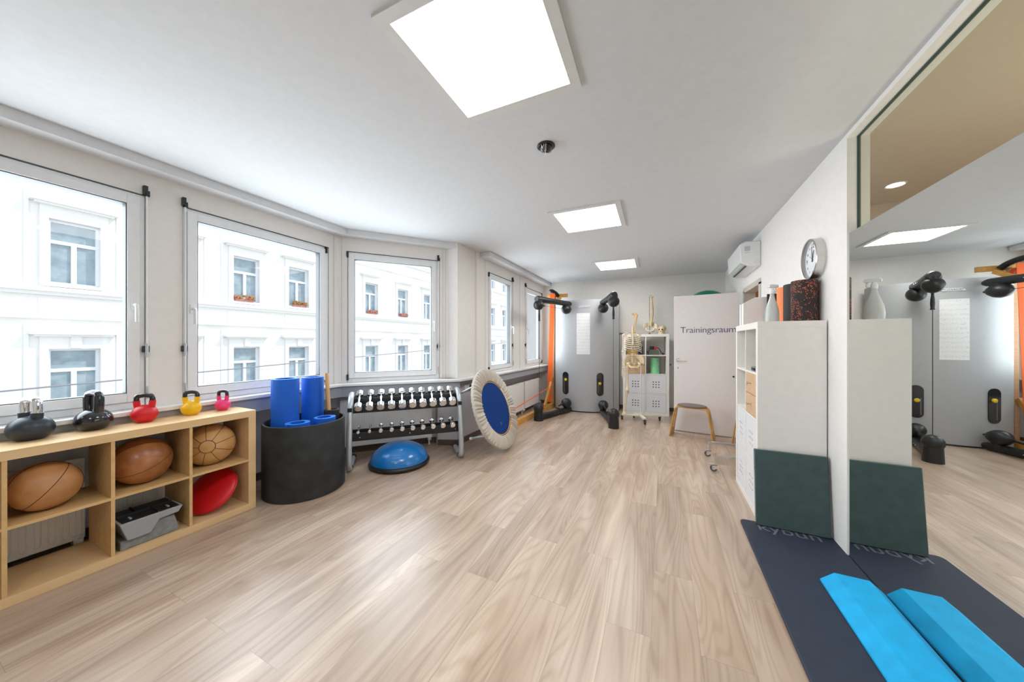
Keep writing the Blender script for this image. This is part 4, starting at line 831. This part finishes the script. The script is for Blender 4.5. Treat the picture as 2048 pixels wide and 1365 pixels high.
# ------------------------------------------------------------------ open door
P0 = Vector((0.148, 5.465, 0)); P1 = Vector((0.958, 5.36, 0)); dd_ = (P1-P0).normalized(); nn_ = Vector((dd_.y, -dd_.x, 0))  # nn_ faces camera
MD = Matrix((dd_, -nn_, Vector((0, 0, 1)))).transposed().to_4x4(); MD.translation = P0
t = bpy.data.objects.new('door_1', None); COL.objects.link(t); struct(t); t.matrix_world = MD
DW = (P1-P0).length
bm = BM(); box(bm, 0, DW, 0.0, 0.04, 0.008, 2.032); obj('door_leaf', bm, doorm, t, bevel=0.002)
text('door_lettering', 'Trainingsraum', 0.128, inkm, TR(0.084, -0.0015, 1.478) @ Matrix.Rotation(pi/2, 4, 'X'), t, 0.0006, spacing=0.95, offset=-0.0012)
bm = BM(); prism(bm, [(0.025*cos(a), 0.03*sin(a)) for a in [2*pi*k/24 for k in range(24)]], 0, 0.006, TR(0.055, 0, 1.068) @ Matrix.Rotation(pi/2, 4, 'X')); tube(bm, smooth_path([(0.055, 0, 1.068), (0.055, -0.045, 1.068), (0.07, -0.055, 1.068), (0.18, -0.055, 1.066)], 4), 0.009, 10); obj('door_handle', bm, steel, t)
bm = BM(); prism(bm, [(0.026*cos(a), 0.04*sin(a)) for a in [2*pi*k/24 for k in range(24)]], 0, 0.006, TR(0.055, 0, 0.955) @ Matrix.Rotation(pi/2, 4, 'X')); pr2 = obj('key_plate', bm, plasticw, t)
bm = BM(); box(bm, 0.051, 0.059, -0.0075, -0.006, 0.935, 0.965); obj('keyhole', bm, blackp, pr2)
bm = BM(); cyl(bm, (0.745, -0.012, 0.857), (0.745, 0, 0.857), 0.012, n=14); obj('door_stop', bm, blackp, t)
bm = BM(); box(bm, XW-0.012, XO+0.012, DY1-0.022, DY1+0.045, 0, DZ); box(bm, XW-0.012, XO+0.012, DY0-0.045, DY0+0.022, 0, DZ); box(bm, XW-0.012, XO+0.012, DY0-0.045, DY1+0.045, DZ-0.022, DZ+0.045); struct(obj('trim_6', bm, mat('door_casing', (0.62, 0.58, 0.53), 0.5), smooth=False))
t = thing('wall_outlet', 'double socket on the back wall beside the white cube shelf', 'socket', (0.165, BK(0.165), 0.905), atan2(0.0877, 1))
bm = BM(); box(bm, -0.08, 0.08, -0.012, 0.0, -0.04, 0.04); obj('cover_plate', bm, plasticw, t, bevel=0.003)
bm = BM()
for x in (-0.04, 0.04): cyl(bm, (x, -0.013, 0), (x, -0.010, 0), 0.020, n=20)
obj('socket_hole', bm, greyf, t)
# green ball on its wall shelf behind the door
t = thing('wall_bracket', 'white wall bracket holding the green gym ball behind the door', 'bracket', (0.66, 6.21, 1.475))
bm = BM(); tube(bm, [(0.2*cos(2*pi*i/32), 0.2*sin(2*pi*i/32), 0.045) for i in range(32)], 0.012, 8, closed=True); bar(bm, (-0.10, 0.17, 0.045), (-0.10, BK(0.56)-6.21, 0.045), 0.02, 0.02); bar(bm, (0.10, 0.17, 0.045), (0.10, BK(0.76)-6.21, 0.045), 0.02, 0.02); obj('ring_support', bm, plasticw, t)
bm = BM(); sph(bm, (0, 0, 0), 0.36, n=48); tag(obj('gym_ball', bm, greenb, loc=(0.66, 6.21, 1.838)), 'dark green gym ball whose top shows above the open white door', 'ball')

# ------------------------------------------------------------------ stools
def stool(loc, rz, label):
    t = thing('stool', label, 'stool', loc, rz, 'plywood stools beside the door')
    for s in (-1, 1):
        bm = BM(); n = 12
        # bent ply panel with slot: two rails + top and bottom webs
        path = smooth_path([(s*0.12, 0, 0.425), (s*0.175, 0, 0.418), (s*0.20, 0, 0.385), (s*0.215, 0, 0.31), (s*0.245, 0, 0.12), (s*0.262, 0, 0.0)], 5)
        def half_w(z): return 0.105+0.03*(1-z/0.43)
        th = 0.007
        def strip(f0, f1, i0, i1):
            rows = []
            for i in range(i0, i1+1):
                p = path[i]; q = path[min(len(path)-1, i+1)]-path[max(0, i-1)]; nr = Vector((-q.z, 0, q.x)).normalized()*th; w = half_w(p.z)
                ring = [p+nr+Vector((0, f0*w, 0)), p+nr+Vector((0, f1*w, 0)), p-nr+Vector((0, f1*w, 0)), p-nr+Vector((0, f0*w, 0))]
                rows.append([bm.verts.new(v) for v in ring])
            for a, b in zip(rows, rows[1:]):
                for k in range(4): bm.faces.new((a[k], a[(k+1) % 4], b[(k+1) % 4], b[k]))
            bm.faces.new(rows[0][::-1]); bm.faces.new(rows[-1])
        N = len(path)-1; i1 = 12; i2 = N-5
        strip(-1, 1, 0, i1); strip(-1, -0.38, i1, i2); strip(0.38, 1, i1, i2); strip(-1, 1, i2, N)
        for v in bm.verts:
            if v.co.z < 0.02: v.co.z = max(0.0, v.co.z)
        obj('leg_panel', bm, ply, t, bevel=0.0015)
    bm = BM(); pts = [(0.20*cos(a)*(1.0 if abs(cos(a)) < 0.8 else 0.97), 0.115*sin(a)) for a in [2*pi*k/40 for k in range(40)]]; prism(bm, pts, 0.418, 0.434); obj('seat_board', bm, ply, t, bevel=0.003)
    bm = BM(); lathe(bm, [(0, 0.434), (0.17, 0.434), (0.182, 0.440), (0.180, 0.452), (0.15, 0.460), (0, 0.463)], 40, caps=False, sx=1.0, sy=0.72); obj('seat_pad', bm, greyseat, t); return t
st = stool((0.365, 5.16, 0), radians(-13), 'plywood stool with grey oval pad standing in front of the open door')
dup(st, (1.085, 5.04, 0), radians(-13), 'second plywood stool in the doorway, mostly hidden behind the white shelf')

# ------------------------------------------------------------------ chrome trolley
t = thing('trolley', 'low chrome trolley frame on casters standing behind the right white shelf', 'trolley', (0.74, 4.14, 0))
bm = BM()
for y in (-0.24, 0.24): box(bm, -0.26, 0.26, y-0.012, y+0.012, 0.155, 0.180)
for x in (-0.248, 0.248): box(bm, x-0.012, x+0.012, -0.228, 0.228, 0.155, 0.180) if x > 0 else None
box(bm, 0.0, 0.024, -0.228, 0.228, 0.155, 0.178)
for x in (-0.248, 0.248):
    for y in (-0.24, 0.24): box(bm, x-0.013, x+0.013, y-0.013, y+0.013, 0.075, 0.18)
obj('tube_frame', bm, steel, t, bevel=0.002)
bm = BM(); box(bm, 0.03, 0.24, -0.25, 0.25, 0.181, 0.20); obj('platform', bm, whitel, t)
for x in (-0.248, 0.248):
    for y in (-0.24, 0.24):
        bm = BM(); cyl(bm, (x-0.02, y-0.010, 0.033), (x-0.02, y+0.010, 0.033), 0.033, n=24); cs = obj('caster', bm, mat('grey_wheel', (0.10, 0.11, 0.13), 0.5), t)
        bm = BM(); cyl(bm, (x-0.02, y-0.016, 0.033), (x-0.02, y+0.016, 0.033), 0.015, n=16); box(bm, x-0.035, x+0.012, y-0.018, y-0.013, 0.03, 0.072); box(bm, x-0.035, x+0.012, y+0.013, y+0.018, 0.03, 0.072); box(bm, x-0.065, x+0.012, y-0.018, y+0.018, 0.066, 0.076); obj('caster_fork', bm, chrome, cs)

# ------------------------------------------------------------------ right white cube shelf (front towards the windows)
KX = 0.634; KY = 2.935
t, cell, c = cube_shelf((KX, KY+0.787, 0), -pi/2, 'tall white cube shelf standing beside the mirror against the right wall', 2, 4)
for k in (0, 1):
    for j in (0, 1): insert_door(t, cell, c, k, j)
drawers(t, cell, c, 1, 2)
bm = BM(); box(bm, 0.052, 0.735, 0.372, 0.380, 0.75, 1.44); obj('back_panel', bm, mat('pale_green_white', (0.70, 0.74, 0.66), 0.6), t)
RM = TR(KX, KY+0.787, 0) @ RZ(-pi/2)
def rloc(x, y, z): v = RM @ Vector((x, y, z)); return (v.x, v.y, v.z)
t = thing('small_device', 'small dark grey device on the upper shelf of the right cube shelf', 'device', rloc(0.60, 0.13, ZK[3]+0.0005), -pi/2)
bm = BM(); box(bm, -0.11, 0.11, -0.11, 0.10, 0, 0.035); obj('casing', bm, mat('device_grey', (0.16, 0.17, 0.18), 0.4), t, bevel=0.005)
bm = BM(); cyl(bm, (0.02, -0.111, 0.018), (0.02, -0.118, 0.018), 0.010); box(bm, -0.08, -0.03, -0.113, -0.11, 0.01, 0.026); obj('control_knob', bm, blackp, t)
t = thing('tissue_bag', 'translucent pale blue cup in the far upper compartment of the right shelf', 'cup', rloc(0.22, 0.07, ZK[3]+0.0005))
bm = BM(); lathe(bm, [(0.028, 0), (0.036, 0.09), (0.033, 0.09), (0.026, 0.004), (0, 0.004)], 24, caps=True); obj('cup_body', bm, mat('pale_blue_plastic', (0.45, 0.62, 0.80), 0.3), t); t.name = 'plastic_cup'
bm = BM(); sph(bm, (0, 0, 0.04), 0.04, n=24); tag(obj('massage_ball', bm, mat('bright_green_rubber', (0.0, 0.30, 0.08), 0.5), loc=rloc(0.33, 0.06, ZK[2]+0.0005)), 'small bright green massage ball in the right cube shelf', 'ball')
# things on top
z = KTOP+0.0005
def binder(x, y, label, lean=0.0):
    t = thing('magazine_file', label, 'file', (x, y, z), 0, 'magazine files on the right shelf')
    bm = BM(); prism(bm, [(-0.11, 0), (0.11, 0), (0.11, 0.25), (-0.02, 0.25), (-0.11, 0.20)], -0.040, 0.040, Matrix(((1, 0, 0, 0), (0, 0, 1, 0), (0, 1, 0, 0), (0, 0, 0, 1)))); obj('file_body', bm, mat('white_card', (0.80, 0.79, 0.77), 0.6), t, bevel=0.002)
    bm = BM(); box(bm, -0.112, -0.02, 0.036, 0.041, 0.0, 0.20); obj('dark_edge', bm, inkm, t)
    return t
binder(0.768, 3.665, 'white magazine file at the far end of the right shelf top'); binder(0.768, 3.575, 'second white magazine file, nearer the orange foam block')
t = thing('spray_bottle', 'milky white spray bottle standing on top of the right cube shelf', 'bottle', (0.752, 3.061, z), radians(38))
bm = BM(); lathe(bm, [(0, 0), (0.044, 0), (0.050, 0.008), (0.052, 0.05), (0.046, 0.10), (0.033, 0.145), (0.021, 0.18), (0.016, 0.205), (0.0155, 0.22), (0, 0.22)], 32, caps=False, sx=1.0, sy=0.72); bt = obj('bottle_body', bm, bottlem, t)
bm = BM(); lathe(bm, [(0.0175, 0.215), (0.0185, 0.24), (0.014, 0.25), (0.012, 0.262)], 20); prism(bm, [(-0.035, 0.262), (0.045, 0.262), (0.050, 0.272), (0.045, 0.287), (-0.025, 0.287), (-0.038, 0.275)], -0.012, 0.012, Matrix(((1, 0, 0, 0), (0, 0, 1, 0), (0, 1, 0, 0), (0, 0, 0, 1)))); tube(bm, smooth_path([(0.03, 0, 0.264), (0.038, 0, 0.245), (0.032, 0, 0.225)], 4), 0.005, 8); obj('spray_head', bm, plasticw, t, bevel=0.003)
bm = BM(); lathe(bm, [(0.0526, 0.03), (0.0524, 0.07), (0.048, 0.10), (0.0455, 0.11)], 32, caps=False, sx=1.0, sy=0.72)
bmesh.ops.delete(bm, geom=[v for v in bm.verts if v.co.y < 0.012], context='VERTS'); lbm = obj('bottle_label', bm, mat('grey_label', (0.50, 0.52, 0.56), 0.5), t)
bm = BM()
for k, (a, b) in enumerate(((-0.02, 0.02), (-0.022, 0.012), (-0.016, 0.018))): box(bm, a, b, 0.0355, 0.0385, 0.038+k*0.009, 0.041+k*0.009)
obj('label_print', bm, blackp, lbm)
bm = BM(); lathe(bm, [(0.0, 0), (0.076, 0), (0.076, 0.298), (0.073, 0.302), (0.03, 0.302), (0.03, 0.27), (0, 0.27)], 40, caps=False); tag(obj('foam_roller', bm, specm, loc=(0.945, 3.075, z)), 'black foam roller with orange speckles on top of the right shelf', 'foam roller')
bm = BM(); lathe(bm, [(0.0, 0), (0.073, 0), (0.073, 0.298), (0.070, 0.302), (0, 0.302)], 40, caps=False); tag(obj('foam_roller', bm, mat('dark_grey_foam', (0.025, 0.022, 0.024), 0.7), loc=(0.94, 3.235, z)), 'plain dark grey foam roller behind the speckled one', 'foam roller')
bm = BM(); lathe(bm, [(0.0, 0), (0.07, 0), (0.07, 0.298), (0.067, 0.302), (0, 0.302)], 40, caps=False); tag(obj('foam_roller', bm, orangef, loc=(0.935, 3.39, z)), 'plain orange foam roller on top of the right shelf', 'foam roller')
bm = BM(); box(bm, -0.02, 0.02, -0.07, 0.07, 0, 0.27); tag(obj('foam_block', bm, rubberm, bevel=0.004, loc=(0.895, 3.50, z), rz=radians(75)), 'thin black foam block between the orange roller and the spray bottle', 'foam block')

# ------------------------------------------------------------------ leaning pad, mat, wedge
TILT = math.atan2(0.055, 0.54)
t = thing('balance_pad', 'dark slate green balance pad leaning against the right white shelf', 'balance pad', (0.812, 2.842, 0.019))
Mp = Matrix.Rotation(-TILT, 4, 'X')
bm = BM(); box(bm, -0.205, 0.205, -0.0, 0.030, 0.003, 0.535, Mp); obj('pad_body', bm, slate, t, bevel=0.006)
bm = BM(); box(bm, -0.2065, -0.2045, 0.004, 0.026, 0.02, 0.52, Mp); box(bm, -0.20, 0.20, 0.004, 0.026, 0.5345, 0.5362, Mp); box(bm, -0.2085, -0.2055, 0.005, 0.02, 0.395, 0.407, Mp); obj('edge_band', bm, slatee, t)
t = thing('floor_mat', 'long dark blue grey training mat on the floor along the mirror', 'exercise mat', (0.78, 1.9, 0))
def rrect(x0, x1, y0, y1, r, n=8):
    p = []
    for cx, cy, a0 in ((x1-r, y1-r, 0), (x0+r, y1-r, pi/2), (x0+r, y0+r, pi), (x1-r, y0+r, 1.5*pi)):
        for k in range(n+1): a = a0+pi/2*k/n; p.append((cx+r*cos(a), cy+r*sin(a)))
    return p
bm = BM(); prism(bm, [(px_+(0.020*(1-py_)/2 if px_ > 0 else 0), py_) for px_, py_ in rrect(-0.262, 0.255, -1.0, 1.005, 0.035)], 0.0, 0.0185); obj('mat_body', bm, matm, t, bevel=0.006)
text('mat_lettering', 'kybun', 0.145, mattx, TR(-0.175, 0.885, 0.0186), t, 0.0004, spacing=1.02)
t = thing('foam_wedge', 'long bright blue foam beam with slanted sides lying on the dark mat by the mirror', 'foam beam', (0.0, 2.33, 0.019))
ty = Matrix(((1, 0, 0, 0), (0, 0, 1, 0), (0, 1, 0, 0), (0, 0, 0, 1)))
bm = BM(); prism(bm, [(0.783, 0), (1.038, 0), (1.038, 0.012), (0.982, 0.062), (0.842, 0.062), (0.783, 0.012)], -1.1, 0.0, ty); obj('beam_body', bm, cyan, t, bevel=0.003)

# ------------------------------------------------------------------ clock
t = thing('wall_clock', 'round wall clock with brushed steel rim above the right white shelf', 'clock', (XW, 3.105, 1.952))
Mc = Matrix(((0, 0, -1, 0), (-1, 0, 0, 0), (0, 1, 0, 0), (0, 0, 0, 1)))   # local x -> -Y, y -> Z, z -> -X (towards the room)
Mc = Mc @ Matrix.Diagonal((0.91, 0.91, 0.95, 1))
bm = BM(); lathe(bm, [(0.165, 0), (0.165, 0.055), (0.160, 0.060), (0.152, 0.058), (0.146, 0.030), (0.146, 0.0)], 64, Mc, caps=False); obj('rim', bm, steel, t)
bm = BM(); lathe(bm, [(0, 0.0), (0.148, 0.0), (0.148, 0.030), (0, 0.030)], 64, Mc, caps=False); fc = obj('dial', bm, mat('dial_white', (0.80, 0.82, 0.86), 0.4), t)
for k in range(1, 13):
    a = pi/2-2*pi*k/12; sz = 0.052 if k % 3 == 0 else 0.026
    text('numeral', str(k), sz, blackp, Mc @ TR(0.112*cos(a), 0.112*sin(a)-sz*0.35, 0.0305), fc, 0.0004, align='CENTER')
def hand(a, L, w): bm = BM(); prism(bm, [(-w, -0.02), (w, -0.02), (w*0.6, L), (-w*0.6, L)], 0.033, 0.0345, Mc @ Matrix.Rotation(-a, 4, 'Z')); return obj('hand', bm, blackp, fc)
hand(radians(352), 0.105, 0.004); hand(radians(22), 0.075, 0.005); hand(radians(305), 0.06, 0.0012)

# ------------------------------------------------------------------ air conditioner
t = thing('air_conditioner', 'white split air conditioner high on the right wall above the doorway', 'air conditioner', (XW, 4.62, 0))
bm = BM(); pf = [(0.0, 2.525), (-0.15, 2.535), (-0.208, 2.505), (-0.196, 2.29), (-0.11, 2.236), (0.0, 2.236)]
prism(bm, [(p[0], p[1]) for p in pf], 0.0, 0.80, Matrix(((1, 0, 0, 0), (0, 0, 1, 0), (0, 1, 0, 0), (0, 0, 0, 1)))); ac = obj('housing', bm, plasticw, t, bevel=0.010)
bm = BM(); bar(bm, (-0.138, 0.05, 2.249), (-0.138, 0.75, 2.249), 0.02, 0.006); obj('air_slot', bm, blackp, ac)
bm = BM(); bar(bm, (-0.178, 0.05, 2.274), (-0.178, 0.75, 2.274), 0.05, 0.004, (0.5, 0, 1)); obj('louvre', bm, mat('pale_louvre', (0.66, 0.74, 0.73), 0.4), ac)
bm = BM(); box(bm, -0.16, -0.105, -0.003, 0.0, 2.42, 2.475); box(bm, -0.155, -0.11, -0.003, 0.0, 2.395, 2.401); obj('sticker', bm, mat('light_grey_marks', (0.55, 0.55, 0.56), 0.5), ac)
bm = BM(); tube(bm, [(-0.035+0.02*cos(2*pi*i/20), -0.001, 2.285+0.02*sin(2*pi*i/20)) for i in range(20)], 0.0012, 5, closed=True); obj('knockout_ring', bm, MATS['light_grey_marks'], ac)

# ------------------------------------------------------------------ ceiling lights
def ceiling_light(x, y, label, rz=-0.0196*0):
    s = 0.295; t = thing('ceiling_light', label, 'ceiling light', (x, y, HC), rz, 'square ceiling light panels'); o = 0.345
    bm = BM()
    for a in (0, 1, 2, 3):
        prism(bm, [(-o, -o), (o, -o), (s, -s), (-s, -s)], -0.012, 0.0, RZ(a*pi/2))
    obj('frame', bm, mat('lamp_frame_white', (0.72, 0.72, 0.71), 0.5), t, smooth=False)
    bm = BM(); box(bm, -s, s, -s, s, -0.006, -0.001); obj('diffuser', bm, panelm, t, smooth=False); return t
ceiling_light(-0.708, 1.262, 'big bright square ceiling light panel nearest the camera', 0.0196)
ceiling_light(-0.706, 3.393, 'middle square ceiling light panel beyond the black spotlight', 0.0196)
ceiling_light(-0.707, 5.575, 'farthest square ceiling light panel near the back wall', 0.0196)
ceiling_light(-0.70, -1.0, 'square ceiling light panel behind the camera', 0.0196)
t = thing('ceiling_spotlight', 'small round black swivel spotlight in the ceiling between the light panels', 'ceiling light', (-0.70, 2.01, HC))
bm = BM(); lathe(bm, [(0.058, 0), (0.060, -0.004), (0.050, -0.010), (0.040, -0.008)], 32, caps=True); obj('mounting_ring', bm, blackp, t)
bm = BM(); sph(bm, (0, 0, -0.006), 0.042, sz=0.9, n=28); sh_ = obj('swivel_head', bm, blackg, t)
bm = BM()
for k in (-1, 1, 0):
    tube(bm, [(k*0.014*cos(a)*1.3+k*0.004, 0.0435*cos(a)*0.98, -0.006-0.0405*sin(a)) for a in [pi*j/12 for j in range(13)]], 0.0022, 6)
obj('chrome_rib', bm, chrome, sh_)

# ------------------------------------------------------------------ street and the building opposite
FX = -16.0
t = thing('apartment_building', 'white stucco apartment building with moulded windows across the street', 'building', (FX, 0, 0))
WY = [-3.4, -1.22, 0.95, 3.13, 5.32, 7.51, 9.66, 11.8, 13.95, 16.52, 19.07, 21.6, 24.1, 26.6, 29.2, 31.8, 34.4, 37.0, 39.6, 42.2, 44.8]
ROWS = [(-4.3, -2.4), (-0.72, 1.15), (3.05, 4.92), (6.9, 8.7)]
ops = [(y-0.47, y+0.47, a, b) for y in WY for a, b in ROWS]
bm = BM(); ys = sorted(set([-8, 50]+[o[0] for o in ops]+[o[1] for o in ops])); zs = sorted(set([-5.5, 11]+[o[2] for o in ops]+[o[3] for o in ops]))
for a, b in zip(ys, ys[1:]):
    for k, (c, d) in enumerate(zip(zs, zs[1:])):
        if any(o[0] < (a+b)/2 < o[1] and o[2] < (c+d)/2 < o[3] for o in ops): continue
        box(bm, -0.5, 0, a, b, c, d)
bmesh.ops.remove_doubles(bm, verts=bm.verts, dist=1e-4)
obj('facade_wall', bm, facm, t, smooth=False)
bm = BM()
for z, h, d in ((2.80, 0.13, 0.16), (2.70, 0.10, 0.08), (2.02, 0.08, 0.10), (-1.0, 0.13, 0.12), (-1.75, 0.1, 0.1), (5.9, 0.10, 0.10), (6.6, 0.13, 0.16), (9.8, 0.3, 0.5)): box(bm, 0, d, -8, 50, z, z+h)
obj('string_course', bm, facg, t, smooth=False)
bm = BM()
for y in [WY[i]+(WY[i+1]-WY[i])/2 for i in range(len(WY)-1)]:
    for z0, z1 in ((3.0, 5.6), (-0.6, 1.85)):
        if y < 7: box(bm, 0, 0.03, y-0.30, y-0.22, z0, z1); box(bm, 0, 0.03, y+0.22, y+0.30, z0, z1)
    for z0, z1 in ((2.15, 2.62),): box(bm, 0, 0.02, y+0.45, y+1.7, z0, z1)
obj('pilaster_strip', bm, facg, t, smooth=False)
for r, (z0, z1) in enumerate(ROWS):
    for i, y in enumerate(WY):
        if r in (0, 3) and (i < 3): continue
        bm = BM()
        for a, b in ((-0.62, -0.47), (0.47, 0.62)): box(bm, 0, 0.06, y+a, y+b, z0-0.12, z1+0.12)
        box(bm, 0, 0.06, y-0.47, y+0.47, z1, z1+0.12); box(bm, 0, 0.10, y-0.60, y+0.60, z0-0.10, z0)
        box(bm, 0, 0.05, y-0.62, y+0.62, z1+0.12, z1+0.42); box(bm, 0, 0.26, y-0.80, y+0.80, z1+0.42, z1+0.52); box(bm, 0, 0.18, y-0.72, y+0.72, z1+0.36, z1+0.42)
        if r == 1: box(bm, 0.05, 0.12, y-0.10, y+0.10, z1+0.02, z1+0.36)
        sr = obj('window_surround', bm, facg, t, smooth=False)
        bm = BM(); x0, x1 = -0.20, -0.13; zm = z0+(z1-z0)*0.66
        for a, b in ((-0.47, -0.41), (0.41, 0.47)): box(bm, x0, x1, y+a, y+b, z0, z1)
        box(bm, x0, x1, y-0.41, y+0.41, z0, z0+0.06); box(bm, x0, x1, y-0.41, y+0.41, z1-0.06, z1); box(bm, x0, x1, y-0.41, y+0.41, zm-0.05, zm+0.05); box(bm, x0, x1, y-0.05, y+0.05, z0+0.06, zm-0.05)
        obj('window_frame', bm, facw, sr, smooth=False)
        bm = BM(); box(bm, -0.22, -0.20, y-0.46, y+0.46, z0+0.01, z1-0.01); obj('window_glass', bm, facgl, sr, smooth=False)
bm = BM(); box(bm, -20, -4.0, -10, 52, -5.6, -5.5); struct(obj('street_ground', bm, pavem))
def flower_box(y, z, m, label):
    t = thing('flower_box', label, 'flower box', (FX+0.105, y, z+0.001), 0, 'flower boxes on the opposite sills')
    bm = BM(); prism(bm, [(-0.09, 0), (0.02, 0), (0.03, 0.10), (-0.09, 0.10)], -0.32, 0.32, Matrix(((1, 0, 0, 0), (0, 0, 1, 0), (0, 1, 0, 0), (0, 0, 0, 1)))); obj('planter', bm, terra, t)
    bm = BM()
    for k in range(60): bmesh.ops.create_icosphere(bm, subdivisions=1, radius=random.uniform(0.03, 0.06), matrix=TR(random.uniform(-0.12, 0.08), random.uniform(-0.34, 0.34), random.uniform(0.10, 0.24)))
    o = obj('blossoms', bm, m, t); o['kind'] = 'stuff'
flower_box(7.40, 3.05, flw, 'red flower box seen through the second window from the left')
flower_box(9.66, 3.05, mat('leafy_green', (0.12, 0.30, 0.05), 0.8, col2=(0.60, 0.06, 0.05), vscale=9), 'mostly green flower box at the right edge of the second window')
flower_box(13.95, 3.05, flp, 'pink flower box, left one seen through the angled window')
flower_box(16.52, 3.05, flp, 'pink flower box, right one seen through the angled window')
bm = BM(); tube(bm, [(-8, -3.2, 0.50), (-8, 0.96, 0.68), (-8, 9.7, 1.05), (-8, 24, 1.65)], 0.012, 8); wr = tag(obj('overhead_wire', bm, mat('grey_wire', (0.25, 0.25, 0.26), 0.6)), 'thin overhead wire crossing the street outside the windows', 'wire')
